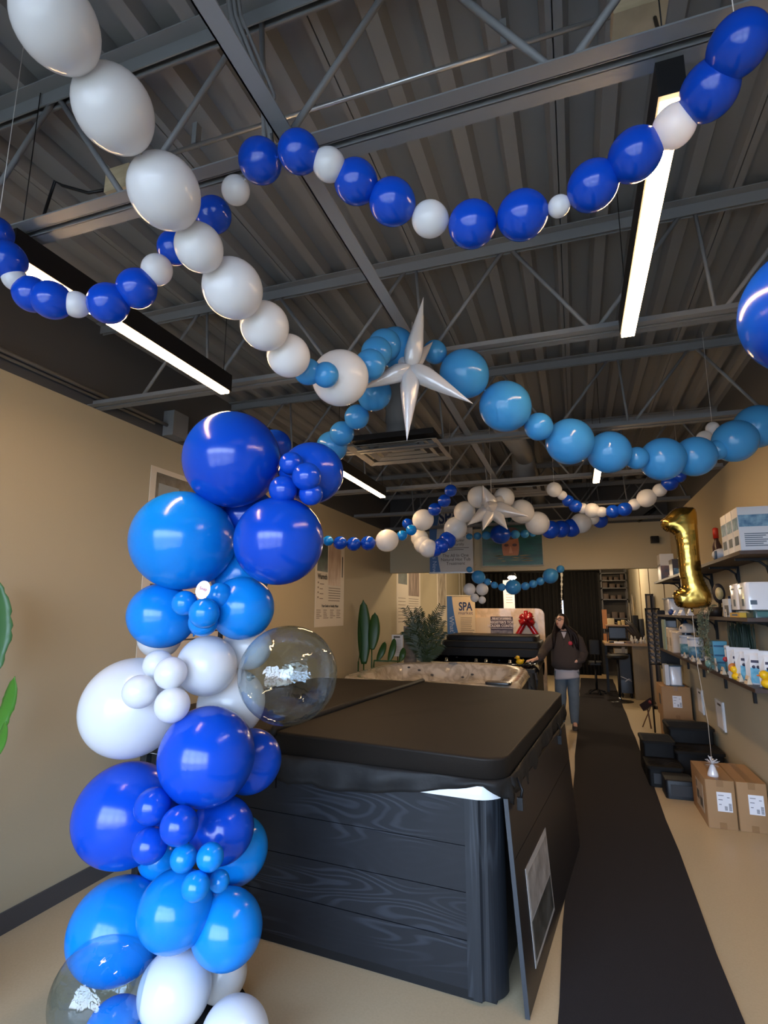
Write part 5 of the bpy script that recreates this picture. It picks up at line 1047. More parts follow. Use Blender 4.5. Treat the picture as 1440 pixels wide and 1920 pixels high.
# ------------------------------------------------------------------ cartons on the floor
def carton(x0, x1, y0, y1, z0, h, label, front=True, side=False, win=False):
    t = thing('cardboard_box', ((x0 + x1) / 2, (y0 + y1) / 2, z0), label, 'cardboard box'); MB().rbox(x0, x1, y0, y1, z0 + 0.001, z0 + h, 0.008, 2).build('box', M_CARD, t)
    xm = (x0 + x1) / 2; MB().box(xm - 0.025, xm + 0.025, y0 - 0.001, y1 + 0.001, z0 + h, z0 + h + 0.0012).box(xm - 0.025, xm + 0.025, y0 - 0.0015, y0, z0 + h - 0.05, z0 + h).box(xm - 0.025, xm + 0.025, y0 - 0.0015, y0, z0 + 0.002, z0 + 0.05).build('tape', M_TAPE, t)
    if front:
        lx = x0 + (x1 - x0) * 0.36; lz = z0 + h * 0.36; lb = MB().box(lx, lx + 0.105, y0 - 0.002, y0, lz, lz + 0.145).build('shipping_label', M_LABEL, t)
        m = MB()
        for a_, b_, c_, d_ in ((0.05, 0.07, 0.012, 0.05), (0.08, 0.10, 0.010, 0.068), (0.072, 0.09, 0.105, 0.115), (0.01, 0.05, 0.118, 0.122), (0.01, 0.04, 0.085, 0.089), (0.012, 0.03, 0.05, 0.054)):
            n_ = max(1, int((d_ - c_) / 0.008))
            for i in range(n_): m.box(lx + a_, lx + b_, y0 - 0.003, y0 - 0.002, lz + c_ + i * 0.008, lz + c_ + i * 0.008 + 0.005)
        m.build('barcode', mat('barcode_ink', '6b6a70', 0.5), lb)
    if side:
        lb = MB().box(x0 - 0.002, x0, y0 + 0.12, y0 + 0.40, z0 + 0.07, z0 + h - 0.08).build('side_print', mat('side_paper', 'b9a58c', 0.5), t)
        m = MB(); m.box(x0 - 0.003, x0 - 0.002, y0 + 0.15, y0 + 0.25, z0 + 0.10, z0 + 0.17); m.box(x0 - 0.003, x0 - 0.002, y0 + 0.28, y0 + 0.37, z0 + 0.13, z0 + 0.20); m.box(x0 - 0.003, x0 - 0.002, y0 + 0.35, y0 + 0.38, z0 + h - 0.15, z0 + h - 0.10); m.build('side_drawing', M_INK, lb)
    if win: MB().box(x0 - 0.002, x0, y0 + 0.12, y0 + 0.26, z0 + h * 0.40, z0 + h * 0.72).build('dark_square', M_INK, t)
    return t
carton(0.915, 1.125, 5.36, 5.96, 0, 0.365, 'near cardboard box on the floor carrying the white balloon weight', True, True)
carton(1.135, 1.345, 5.36, 5.96, 0, 0.365, 'near cardboard box against the wall, right of the balloon weight', True)
carton(1.02, 1.36, 8.25, 8.75, 0, 0.34, 'lower of the two stacked cardboard boxes beyond the black steps', False, False, True)
carton(1.00, 1.34, 8.22, 8.74, 0.342, 0.40, 'upper of the two stacked cardboard boxes beyond the black steps', True, False, True)
t = thing('filter_cartridge', (1.16, 8.35, 0.745), 'pale box shaped filter with grey end plates on the stacked boxes', 'filter'); MB().box(1.07, 1.12, 8.3, 8.5, 0.75, 1.01).build('side_card', M_GB, t); MB().rbox(1.125, 1.27, 8.3, 8.5, 0.755, 0.99, 0.03).build('body', WR, t); MB().rbox(1.11, 1.29, 8.28, 8.52, 0.744, 0.757, 0.03).build('end_plate', M_TX, t); MB().rbox(1.12, 1.28, 8.29, 8.51, 0.99, 1.005, 0.03).build('end_plate', M_TX, t)
t = thing('handheld_vacuum', (0.9, 9.3, 0), 'dark red and black tool leaning beside the stacked boxes', 'tool'); MB().bar((0.86, 9.3, 0.30), (1.0, 9.2, 0.42), 0.07, 0.10).build('body', mat('tool_dark', '2c1f20', 0.4), t); MB().tube([(0.92, 9.25, 0.30), (0.95, 9.25, 0.02)], 0.012, 6).tube([(0.98, 9.3, 0.34), (0.85, 9.4, 0.01)], 0.008, 6).build('leg', mat('tool_brown', '6a4a34', 0.5), t); MB().ball((0.96, 9.2, 0.40), 0.03, 10).build('knob', mat('tool_red', '7a2b28', 0.4), t)

# black two tread steps
M_STEP = mat('step_plastic', '121111', 0.55, spec=0.18); M_TREAD = mat('step_tread', '191715', 0.7, spec=0.15)
def steps(x0, x1, y0, label, h1=0.19, h2=0.37, dp=0.36, drawer=False):
    t = thing('spa_steps', ((x0 + x1) / 2, y0 + dp, 0), label, 'steps', 'black spa steps')
    MB().rbox(x0, x1, y0 + 0.02, y0 + dp, 0.001, h1 - 0.03, 0.02, 3, False).build('lower_box', M_STEP, t); MB().rbox(x0 - 0.015, x1 + 0.015, y0, y0 + dp, h1 - 0.03, h1, 0.03, 4).build('tread', M_TREAD, t)
    MB().rbox(x0, x1, y0 + dp, y0 + 2 * dp, 0.001, h2 - 0.03, 0.02, 3, False).build('upper_box', M_STEP, t); MB().rbox(x0 - 0.015, x1 + 0.015, y0 + dp - 0.02, y0 + 2 * dp, h2 - 0.03, h2, 0.03, 4).build('tread', M_TREAD, t)
    for z, yy in ((h1, y0),):
        m = MB()
        for k in range(9):
            r_ = 0.06 + k * 0.028; pts = []
            for q in range(15):
                a = math.radians(8 + 164 * q / 14); px_, py_ = (x0 + x1) / 2 + r_ * math.cos(a) * 1.15, yy + 0.02 + r_ * math.sin(a)
                if x0 < px_ < x1 and py_ < yy + dp - 0.03: pts.append((px_, py_, z + 0.001))
            if len(pts) > 2: m.tube(pts, 0.003, 4)
        m.build('tread_ridges', M_STEP, t)
    m = MB()
    for k in range(14): m.box(x0 + 0.01, x1 - 0.01, y0 + dp + 0.01 + k * 0.023, y0 + dp + 0.014 + k * 0.023, h2 - 0.001, h2 + 0.002)
    m.build('tread_ridges', M_STEP, t)
    if drawer: m = MB(); m.box(x0 + 0.04, x1 - 0.04, y0 + 0.012, y0 + 0.02, 0.035, 0.13); m.build('front_recess', mat('recess', '17181c', 0.4), t)
    return t
steps(0.60, 0.90, 6.33, 'black plastic spa steps beside the runner, nearer and lower pair', 0.20, 0.36, 0.40, True)
steps(0.90, 1.33, 6.62, 'black plastic spa steps against the wall behind the near boxes', 0.30, 0.46, 0.42)
t = thing('step_riser', (0.78, 6.2, 0), 'low black plastic step block in front of the nearer spa steps', 'steps'); MB().rbox(0.70, 0.95, 6.02, 6.30, 0.001, 0.165, 0.03, 4).build('block', mat('riser_blue_black', '14161a', 0.45, spec=0.35), t); MB().box(0.745, 0.95, 6.014, 6.02, 0.03, 0.125).build('front_recess', mat('recess', '17181c', 0.4), t)

# balloon weight, ribbon and gold figure one
MWT = mat('weight_foil', 'e9e6e8', 0.25, 0.1); wp_ = Vector((1.0, 5.47, 0.366))
t = thing('balloon_weight', wp_, 'white foil balloon weight standing on the near cardboard box', 'balloon weight'); MB().lathe([(0.042, 0.0), (0.040, 0.02), (0.022, 0.07), (0.012, 0.09)], wp_, 16).build('body', MWT, t); m = MB(); rr = random.Random(2)
for k in range(46):
    d = Vector((rr.uniform(-1, 1), rr.uniform(-1, 1), rr.uniform(-0.5, 1))).normalized(); c = wp_ + Vector((0, 0, 0.095)); s_ = d.cross(Vector((0.2, 0.5, 1))).normalized() * 0.006; e_ = c + d * rr.uniform(0.045, 0.065); m.add([c - s_ * 0.4, c + s_ * 0.4, e_ + s_, e_ - s_], [(0, 1, 2, 3)], False)
m.build('tuft', MWT, t)
GY = 5.05
foot_ = fy(1297, 1143, GY)
tag(MB().tube([wp_ + Vector((0, 0, 0.11)), wp_.lerp(foot_, 0.33) + Vector((0.012, 0, 0)), wp_.lerp(foot_, 0.66) + Vector((-0.01, 0, 0)), foot_], 0.0025, 6).build('ribbon', mat('ribbon', 'c9b9a6', 0.4)), 'long thin ribbon from the white weight up to the gold figure one', 'ribbon')
M_GOLD = bpy.data.materials.new('gold_foil'); M_GOLD.use_nodes = True; b_ = M_GOLD.node_tree.nodes['Principled BSDF']; b_.inputs['Base Color'].default_value = srgb('b5964a'); b_.inputs['Metallic'].default_value = 1.0; b_.inputs['Roughness'].default_value = 0.2
t_ = M_GOLD.node_tree; c_ = t_.nodes.new('ShaderNodeTexCoord'); n_ = t_.nodes.new('ShaderNodeTexNoise'); n_.inputs['Scale'].default_value = 7; n_.inputs['Detail'].default_value = 2; bp = t_.nodes.new('ShaderNodeBump'); bp.inputs['Strength'].default_value = 0.5; bp.inputs['Distance'].default_value = 0.02
t_.links.new(c_.outputs['Object'], n_.inputs['Vector']); t_.links.new(n_.outputs['Fac'], bp.inputs['Height']); t_.links.new(bp.outputs[0], b_.inputs['Normal'])
# outline of the figure in photo pixels, measured on the balloon's own plane
OUT = [(1268, 951), (1290, 950), (1305, 955), (1309, 985), (1313, 1040), (1318, 1075), (1324, 1092), (1334, 1112), (1335, 1130), (1326, 1139), (1300, 1142), (1276, 1140), (1266, 1134), (1261, 1118), (1264, 1108), (1276, 1100), (1272, 1075), (1269, 1040), (1265, 1010), (1259, 1000), (1246, 996), (1238, 985), (1239, 976), (1249, 966), (1258, 957)]
P2 = [fy(px, py, GY) for px, py in OUT]; pts2 = []
for i in range(len(P2)):      # smooth the outline
    a, b, c, d = P2[i - 1], P2[i], P2[(i + 1) % len(P2)], P2[(i + 2) % len(P2)]
    for q in range(4):
        f = q / 4; pts2.append(0.5 * ((2 * b) + (c - a) * f + (2 * a - 5 * b + 4 * c - d) * f * f + (3 * b - a - 3 * c + d) * f ** 3))
import bmesh
from mathutils.geometry import tessellate_polygon
def puffed(outline, y, depth, name, m, parent):
    """grid fill of an outline in the xz plane, inflated by distance to its edge"""
    n = len(outline); xs = [p.x for p in outline]; zs = [p.z for p in outline]; st_ = 0.0075
    def inside(x, z):
        r = False
        for i in range(n):
            a, b = outline[i], outline[i - 1]
            if (a.z > z) != (b.z > z) and x < (b.x - a.x) * (z - a.z) / (b.z - a.z) + a.x: r = not r
        return r
    def dist(x, z):
        best = 9
        for i in range(n):
            a, b = outline[i - 1], outline[i]; dx, dz = b.x - a.x, b.z - a.z; t = max(0, min(1, ((x - a.x) * dx + (z - a.z) * dz) / (dx * dx + dz * dz + 1e-12)))
            best = min(best, math.hypot(x - a.x - dx * t, z - a.z - dz * t))
        return best
    W_ = 0.085
    def inf(d): k = min(1, d / W_); return depth * math.sqrt(max(0, 1 - (1 - k) ** 2))
    nx = int((max(xs) - min(xs)) / st_) + 2; nz_ = int((max(zs) - min(zs)) / st_) + 2; idx = {}; vs = []; fs = []
    dd = {}
    for i in range(nx + 1):
        for j in range(nz_ + 1):
            x, z = min(xs) - st_ / 2 + i * st_, min(zs) - st_ / 2 + j * st_
            if inside(x, z): idx[(i, j)] = len(vs); vs.append((x, z, dist(x, z)))
    for (i, j) in idx:
        if all(k in idx for k in ((i + 1, j), (i + 1, j + 1), (i, j + 1))): fs.append((idx[(i, j)], idx[(i + 1, j)], idx[(i + 1, j + 1)], idx[(i, j + 1)]))
    # snap border vertices to the outline
    from collections import Counter
    ec = Counter()
    for f in fs:
        for k in range(4): ec[tuple(sorted((f[k], f[(k + 1) % 4])))] += 1
    border = {v for e_, c in ec.items() if c == 1 for v in e_}
    V = []
    for k, (x, z, d) in enumerate(vs):
        if k in border:
            best = None
            for i in range(n):
                a, b = outline[i - 1], outline[i]; dx, dz = b.x - a.x, b.z - a.z; t = max(0, min(1, ((x - a.x) * dx + (z - a.z) * dz) / (dx * dx + dz * dz + 1e-12))); q = (a.x + dx * t, a.z + dz * t); l = math.hypot(x - q[0], z - q[1])
                if best is None or l < best[0]: best = (l, q)
            V.append((best[1][0], best[1][1], 0))
        else:
            wr = 0.0
            V.append((x, z, inf(d) * (1 + 0.05 * math.sin(z * 150) * math.exp(-d * 45))))
    m_ = MB(); N_ = len(V)
    m_.add([(x, y - d, z) for x, z, d in V] + [(x, y + d, z) for x, z, d in V], fs + [tuple(reversed([i + N_ for i in f])) for f in fs], True)
    o = m_.build(name, m, parent)
    bm = bmesh.new(); bm.from_mesh(o.data); bmesh.ops.remove_doubles(bm, verts=bm.verts, dist=0.0004); bmesh.ops.delete(bm, geom=[v for v in bm.verts if not v.link_faces], context='VERTS'); bm.to_mesh(o.data); bm.free()
    for p in o.data.polygons: p.use_smooth = True
    md = o.modifiers.new('relax', 'SMOOTH'); md.factor = 0.5; md.iterations = 3
    return o
g1 = thing('number_balloon', foot_, 'gold foil balloon shaped like the figure one beside the shelves', 'foil balloon')
puffed(pts2, GY, 0.072, 'figure_one', M_GOLD, g1)
MB().tube([foot_ + Vector((0, 0, 0.01)), foot_ + Vector((0.004, 0, -0.02))], 0.008, 8).build('neck', M_GOLD, g1)
# ------------------------------------------------------------------ back of the shop
M_CURT = mat('black_curtain', '151210', 0.9, bump=(300, 0.2))
def curtain(x0, x1, y, z0, z1, label, n=120, seed=1):
    rr = random.Random(seed); ph = [rr.uniform(0, 6) for _ in range(4)]; rows = []
    for z in (z0, (z0 + z1) / 2, z1):
        rows.append([(x0 + (x1 - x0) * i / n, y + 0.035 * math.sin(i * 0.75 + ph[0]) + 0.02 * math.sin(i * 0.31 + ph[1]) + 0.01 * math.sin(i * 1.7 + z), z) for i in range(n + 1)])
    o = MB().loft(rows, caps=False, closed=False).build('curtain', M_CURT, None, solid=0.004); tag(o, label, 'curtain', 'black curtains across the back'); return o
YC = 15.9
xg = aty(1053, 1100, YC).x
curtain(-2.95, -1.6, YC, 0.05, 2.75, 'leftmost black curtain panel at the back of the shop', 90, 1)
curtain(-1.58, xg - 0.02, YC + 0.02, 0.05, 2.75, 'middle black curtain panel at the back, left of the bright gap', 90, 2)
curtain(xg + 0.02, 0.60, YC, 0.05, 2.75, 'rightmost black curtain panel at the back, right of the bright gap', 80, 3)
t = thing('curtain_rail', (-1.1, YC, 2.76), 'black rail carrying the back curtains', 'rail'); MB().tube([(XL, YC, 2.77), (0.66, YC, 2.77)], 0.02, 8).build('rail', M_BLACK, t)
m = MB()
for z in (2.86, 2.97): m.box(XL, 1.3, YC - 0.1, YC - 0.06, z, z + 0.03)
m.build('cross_bar', mat('rack_grey', '5a5550', 0.5), t)
# bright strip: daylight from the rear door showing between the curtains
M_LITP = mat('rear_daylight', 'e6ebf2', 0.5, emit='dfe8ff', estr=1.2)
d_ = struct(MB().box(xg - 0.45, xg + 0.40, YB - 0.05, YB - 0.001, 0.0, 2.1).build('door_1', mat('rear_door', '6a6a6c', 0.5)))
MB().box(xg - 0.1, xg + 0.1, YB - 0.06, YB - 0.05, 1.6, 2.0).build('lit_pane', M_LITP, d_)
t = thing('bead_strand', (xg, YC - 0.1, 1.2), 'sparkling white bead strand hanging in the gap between the curtains', 'ornament')
rr = random.Random(6)
a = aty(1053, 1073, YC - 0.15); b = aty(1053, 1141, YC - 0.15); m = MB(); MBD = mat('bright_bead', 'f4efe6', 0.2)
n = 16
for i in range(n):
    f = i / (n - 1); p = a.lerp(b, f); r_ = (0.026, 0.05, 0.03, 0.04)[i % 4] * (1 - 0.6 * f); m.ball(p, r_, 10, (0.8, 0.8, 1.5))
m.build('beads', MBD, t); MB().tube([Vector((a.x, a.y, ZD)), a, b], 0.003, 5).build('thread', M_BLACK, t)
# hanging white notice and spot lamps
a = aty(943, 1092, 13.0); b = aty(966, 1147, 13.0)
t = thing('paper_notice', ((a.x + b.x) / 2, 13, b.z), 'long white paper notice hanging before the back curtains', 'notice'); MB().box(a.x, b.x, 12.995, 13.0, b.z - 0.02, a.z + 0.05).build('paper', mat('notice_paper', 'eceff6', 0.5), t)
m = MB()
for i in range(5): m.box(a.x + 0.06, b.x - 0.05, 12.992, 12.995, b.z + 0.2 + i * 0.06, b.z + 0.212 + i * 0.06)
m.build('fine_print', mat('pale_ink', '9a958f', 0.6), t); MB().tube([((a.x + b.x) / 2, 13.0, a.z + 0.04), ((a.x + b.x) / 2, 13.0, ZD)], 0.003, 5).build('string', M_BLACK, t)
M_SPOT = mat('spot_lens', 'fff4e0', 0.4, emit='ffe6c0', estr=30)
for (px, py, yy, r_, e_, lab) in ((960, 1083, 12.2, 0.07, 16, 'bright spot lamp hanging above the paper notice'), (1073, 1067.5, 12.6, 0.03, 14, 'small bright spot lamp under the ceiling near the right curtain'), (1118, 1050, 13.2, 0.05, 34, 'added unseen fill lamp above the header, brightening the back desk area')):  # last entry is an added, unseen lamp to brighten the back area
    p = aty(px, py, yy); t = thing('spot_lamp', p, lab, 'lamp'); MB().ball(p, r_, 14, (1.3, 1, 0.6)).build('lens', M_SPOT, t); MB().lathe([(r_ * 1.4, 0), (r_ * 0.8, 0.08), (0.02, 0.1)], p + Vector((0, 0, r_ * 0.55)), 16).build('shade', M_BLACK, t); MB().tube([p + Vector((0, 0, 0.1)), Vector((p.x, p.y, ZD + 0.06))], 0.004, 5).build('rod', M_BLACK, t)
    L = bpy.data.lights.new('spot_lamp_light', 'POINT'); L.energy = e_; L.color = (1, 0.78, 0.52); L.shadow_soft_size = r_; lo = bpy.data.objects.new('lamp_light', L); COL.objects.link(lo); lo.location = p + Vector((0, 0, -0.12)); 
p = Vector((-1.2, 9.75, 2.80)); t = thing('spot_lamp', p, 'added unseen fill lamp behind the header, warming the upright cream shell', 'lamp'); MB().ball(p, 0.05, 14, (1.3, 1, 0.6)).build('lens', M_SPOT, t); MB().lathe([(0.07, 0), (0.04, 0.08), (0.02, 0.1)], p + Vector((0, 0, 0.03)), 16).build('shade', M_BLACK, t); MB().tube([p + Vector((0, 0, 0.1)), Vector((p.x, p.y, ZD + 0.06))], 0.004, 5).build('rod', M_BLACK, t)  # added lamp, out of view behind the header, throws warm light on the shell
L = bpy.data.lights.new('spot_lamp_light', 'POINT'); L.energy = 26; L.color = (1, 0.72, 0.42); L.shadow_soft_size = 0.05; lo = bpy.data.objects.new('lamp_light', L); COL.objects.link(lo); lo.location = p + Vector((0, 0, -0.1))
# panel seams on the far right wall
for k, y in enumerate((9.96, 11.8, 13.4, 15.75)): struct(MB().box(XR - 0.012, XR - 0.0005, y, y + 0.05, 0.0, 3.0).build('trim_%d' % (k + 2), mat('seam_brown', '7c6748', 0.6)))
# right back storage beside the curtains
M_OR = mat('orange_ply', 'c07a3c', 0.5)
t = thing('storage_shelving', (0.95, 16.1, 0), 'cluttered storage shelving glimpsed right of the back curtains', 'shelving')
m = MB()
for x in (0.68, 1.3): m.box(x, x + 0.03, 16.0, 16.03, 0, 2.9); m.box(x, x + 0.03, 16.42, 16.45, 0, 2.9)
m.build('uprights', mat('rack_grey', '5a5550', 0.5), t)
for z in (0.5, 1.0, 1.5, 2.0, 2.3, 2.5, 2.7): MB().box(0.68, 1.33, 16.0, 16.45, z, z + 0.03).build('shelf_board', mat('rack_grey', '5a5550', 0.5), t)
rr = random.Random(31)
for z in (0.53, 1.03, 1.53, 2.03, 2.33, 2.53):
    xx = 0.72
    while xx < 1.2: w2 = rr.uniform(0.08, 0.16); hh = rr.uniform(0.08, 0.16) ; tag(MB().rbox(xx, xx + w2, 16.08, 16.35, z + 0.001, z + hh, 0.01, 2).build('storage_box', mat('stock_%d' % rr.randint(0, 3), rr.choice(('8d8478', '5c4a3c', 'b8ad9c', '3c3a38')), 0.6)), 'small stock box on the storage shelving right of the curtains', 'box', 'stock boxes on the back shelving'); xx += w2 + 0.04
for k, (z0, z1) in enumerate(((1.25, 1.75), (0.85, 1.12))): tag(MB().box(0.66, 0.78, 15.978, 15.999, z0, z1).build('plywood_offcut', M_OR), ('upper' if k == 0 else 'lower') + ' orange plywood piece beside the curtain edge', 'board')
t = thing('hose_coils', (1.05, 15.2, 1.0), 'grey hoses and bare branches hanging on the right wall near the back', 'hoses')
for k in range(4):
    m = MB(); pts = []
    for i in range(30): a_ = PI + PI * i / 29; pts.append((1.3 - 0.02 * k, 14.6 + k * 0.22 + 0.16 * math.cos(a_ * 1.0), 1.2 + 0.0 * i + (1.15 if False else 0) + 0.9 * abs(math.cos(a_ - PI / 2)) - 0.1 * k))
    m.tube(pts, 0.016, 6); m.build('hose', mat('hose_%d' % (k % 2), ('7d7466', '4d473e')[k % 2], 0.5), t)
for k in range(5): MB().tube([(1.28, 13.5, 1.05), (1.24 + rr.uniform(-0.05, 0.05), 13.4 + k * 0.12, 1.4), (1.25 + rr.uniform(-0.08, 0.08), 13.3 + k * 0.2, 1.75 + rr.uniform(-0.1, 0.25))], [0.008, 0.006, 0.003], 5).build('branch', mat('branch', '8a7652', 0.7), t)

# counter with riser, screen, bags; stool; black machine
M_CTR = mat('counter_wood', 'a5855c', 0.45, noise=(6, 0.5), tint2='7d6040', stretch=(0.6, 3, 3))
ct = thing('service_counter', (0.95, 12.3, 0), 'wooden topped counter against the right wall at the back', 'counter')
MB().box(0.52, 1.36, 12.1, 13.3, 1.03, 1.07).build('top', M_CTR, ct); MB().box(1.02, 1.36, 12.2, 13.25, 0.0, 1.03).build('cabinet', mat('counter_base', '8c7a5c', 0.6, noise=(3, 0.5), tint2='6e5e44', stretch=(3, 3, 0.5)), ct); MB().box(0.55, 0.60, 13.1, 13.2, 0, 1.03).build('leg', M_BLACK, ct)
rs = thing('counter_riser', (0.8, 12.7, 1.07), 'small wooden riser shelf standing on the counter', 'shelf'); MB().box(0.58, 1.02, 12.5, 12.9, 1.40, 1.425).build('board', M_CTR, rs)
for x in (0.60, 0.99): MB().box(x, x + 0.02, 12.85, 12.89, 1.071, 1.40).build('leg', M_BLACK, rs)
t = thing('computer_monitor', (0.8, 12.65, 1.07), 'dark monitor under the riser on the counter', 'monitor'); MB().rbox(0.63, 0.96, 12.62, 12.66, 1.14, 1.38, 0.008, 2).build('case', M_BLACK, t); MB().box(0.64, 0.95, 12.617, 12.62, 1.16, 1.365).build('screen', mat('screen_dim', '14161f', 0.35), t); MB().lathe([(0.08, 0.001), (0.08, 0.01), (0.02, 0.02), (0.02, 0.08)], (0.8, 12.64, 1.07), 14).build('stand', M_BLACK, t)
t = thing('keyboard', (0.75, 12.4, 1.07), 'dark keyboard before the monitor', 'keyboard'); MB().box(0.62, 0.92, 12.40, 12.53, 1.071, 1.095).build('body', M_BLACK, t); m = MB()
for r_ in range(4):
    for c_ in range(12): m.box(0.63 + c_ * 0.024, 0.648 + c_ * 0.024, 12.41 + r_ * 0.028, 12.43 + r_ * 0.028, 1.095, 1.101)
m.build('keys', M_TX, t)
for (x, w2, h2, c, lab) in ((0.62, 0.13, 0.13, 'd8c698', 'cream card box on the counter riser'), (0.82, 0.05, 0.08, 'cdb878', 'small yellow pot on the counter riser'), (0.89, 0.06, 0.10, 'c9b07a', 'small wooden ornament on the counter riser')):
    t = MB(); t.rbox(x, x + w2, 12.6, 12.7, 1.426, 1.426 + h2, 0.01, 3); tag(t.build('desk_item', mat('desk_' + c, c, 0.6)), lab, 'ornament')
tag(MB().rbox(0.70, 0.88, 12.18, 12.32, 1.071, 1.10, 0.01).build('paper_stack', M_LABEL), 'stack of white papers at the counter front', 'papers')
tag(MB().rbox(0.92, 1.05, 12.2, 12.4, 1.071, 1.115, 0.02).build('brown_tray', mat('brown_tray', '6b5344', 0.5)), 'brown tray at the front of the counter', 'tray')
rr = random.Random(17)
for k in range(12):
    x = 1.04 + (k % 4) * 0.075 + rr.uniform(-0.01, 0.01); y = 12.18 + (k // 4) * 0.11; h_ = rr.uniform(0.06, 0.15); m = MB(); m.lathe([(0.022, 0.001), (0.025, h_ * 0.6), (0.012, h_ * 0.75), (0.012, h_), (0.006, h_ + 0.01)], (x, y, 1.07), 12)
    tag(m.build('sample_bottle', mat('sample_%d' % (k % 3), ('b8b3ac', '8f9296', 'cfc9c2')[k % 3], 0.25)), 'tiny pale bottle in the cluster at the right end of the counter', 'bottle', 'sample bottles on the counter')
t = thing('black_bags', (1.15, 12.6, 1.07), 'bundle of black bags and umbrellas behind the sample bottles', 'bags')
for k in range(6): MB().tube([(1.25 - k * 0.01, 12.62, 1.12), (1.12 - 0.035 * k, 12.65, 1.40), (1.02 - 0.05 * k, 12.7, 1.52 - 0.01 * k)], [0.035, 0.028, 0.01], 8).build('umbrella', mat('umbrella_%d' % (k % 2), ('1b191a', '3a2f2a')[k % 2], 0.6), t)
MB().rbox(1.12, 1.25, 12.93, 13.03, 1.071, 1.62, 0.03).build('bag', M_BLACK, t); MB().rbox(1.25, 1.35, 12.9, 13.0, 1.071, 1.55, 0.04).build('bag', mat('bag_blue_black', '1a1d24', 0.6), t)
t = thing('display_tower', (1.3, 11.6, 0), 'narrow dark framed glass tower against the right wall', 'display'); m = MB(); m.box(1.22, 1.245, 11.2, 11.23, 0.0, 2.02); m.box(1.33, 1.36, 11.2, 11.23, 0.0, 2.02); m.box(1.22, 1.36, 11.2, 11.23, 1.99, 2.02); m.box(1.22, 1.36, 11.2, 11.5, 0.0, 0.05); m.build('frame', mat('tower_dark', '3a2e24', 0.4), t); MB().box(1.30, 1.34, 11.23, 11.4, 0.05, 1.99).build('side_panel', M_BLACK, t); MB().box(1.246, 1.298, 11.21, 11.22, 0.05, 1.99).build('glass', mat('tower_glass', 'b09c80', 0.1), t)
st_ = thing('bar_stool', (0.72, 12.0, 0), 'black stool with round base and chrome foot by the counter', 'stool'); MB().lathe([(0.0, 0.0), (0.24, 0.0), (0.24, 0.008), (0.06, 0.025), (0.03, 0.04)], (0.72, 11.9, 0.001), 28).build('base', mat('stool_base', '26221f', 0.25), st_); MB().lathe([(0.035, 0.0), (0.03, 0.05)], (0.72, 11.9, 0.03), 16).build('chrome_collar', mat('chrome', 'b8bcc0', 0.12, 1.0), st_); MB().tube([(0.72, 11.9, 0.05), (0.72, 11.9, 0.80)], 0.025, 10).build('column', M_BLACK, st_); MB().lathe([(0.14, 0), (0.2, 0.03), (0.2, 0.07), (0.15, 0.09)], (0.72, 11.9, 0.79), 20).build('seat', M_BLACK, st_)
ch = thing('office_chair', (0.33, 12.78, 0), 'black office chair left of the counter, backrest toward the aisle', 'chair'); MB().rbox(0.20, 0.46, 12.55, 12.60, 0.82, 1.12, 0.05).build('backrest', M_BLACK, ch); MB().rbox(0.19, 0.47, 12.6, 12.95, 0.60, 0.67, 0.05).build('seat', M_BLACK, ch); MB().tube([(0.33, 12.78, 0.08), (0.33, 12.78, 0.60)], 0.025, 8).build('column', M_BLACK, ch)
MB().tube([(0.33, 12.58, 0.63), (0.33, 12.56, 0.85)], 0.015, 6).build('back_support', M_BLACK, ch)
for k in range(5): a_ = 2 * PI * k / 5; MB().tube([(0.33, 12.78, 0.10), (0.33 + 0.17 * math.cos(a_), 12.78 + 0.17 * math.sin(a_), 0.05)], 0.016, 6).ball((0.33 + 0.17 * math.cos(a_), 12.78 + 0.17 * math.sin(a_), 0.028), 0.027, 10).build('leg', M_BLACK, ch)
mc = thing('black_cabinet', (0.88, 12.6, 0), 'black cabinet machine under the counter with white cables', 'cabinet'); MB().rbox(0.76, 1.0, 12.35, 12.9, 0.10, 0.86, 0.02).build('body', mat('machine_black', '16171d', 0.4), mc); MB().box(0.78, 0.98, 12.34, 12.35, 0.35, 0.80).build('door_panel', mat('machine_panel', '14151a', 0.5), mc); MB().tube([(0.78, 12.33, 0.42), (0.84, 12.30, 0.40), (0.92, 12.30, 0.36), (0.98, 12.32, 0.33)], 0.008, 6).tube([(0.86, 12.3, 0.33), (0.93, 12.29, 0.38), (0.97, 12.3, 0.36)], 0.012, 6).build('cables', mat('cable_white', 'a9aab0', 0.4), mc)
for x in (0.80, 0.96): MB().ball((x, 12.4, 0.05), 0.05, 12, (0.5, 1, 1)).build('wheel', M_BLACK, mc)
t = thing('cream_box', (0.8, 12.45, 0.87), 'cream box on the black cabinet under the counter', 'box'); MB().rbox(0.70, 0.95, 12.4, 12.7, 0.865, 0.96, 0.01, 2).build('box', mat('cream_box', 'c2ad88', 0.6), t); MB().box(0.84, 0.90, 12.395, 12.40, 0.87, 0.99).build('wood_block', M_CTR, t)
struct(MB().box(0.55, 0.66, 15.7, 15.8, 0.0, 0.10).box(-0.1, 0.66, 15.72, 15.78, 0.0, 0.07).build('trim_9', mat('trim_tan', 'a5895c', 0.6)))
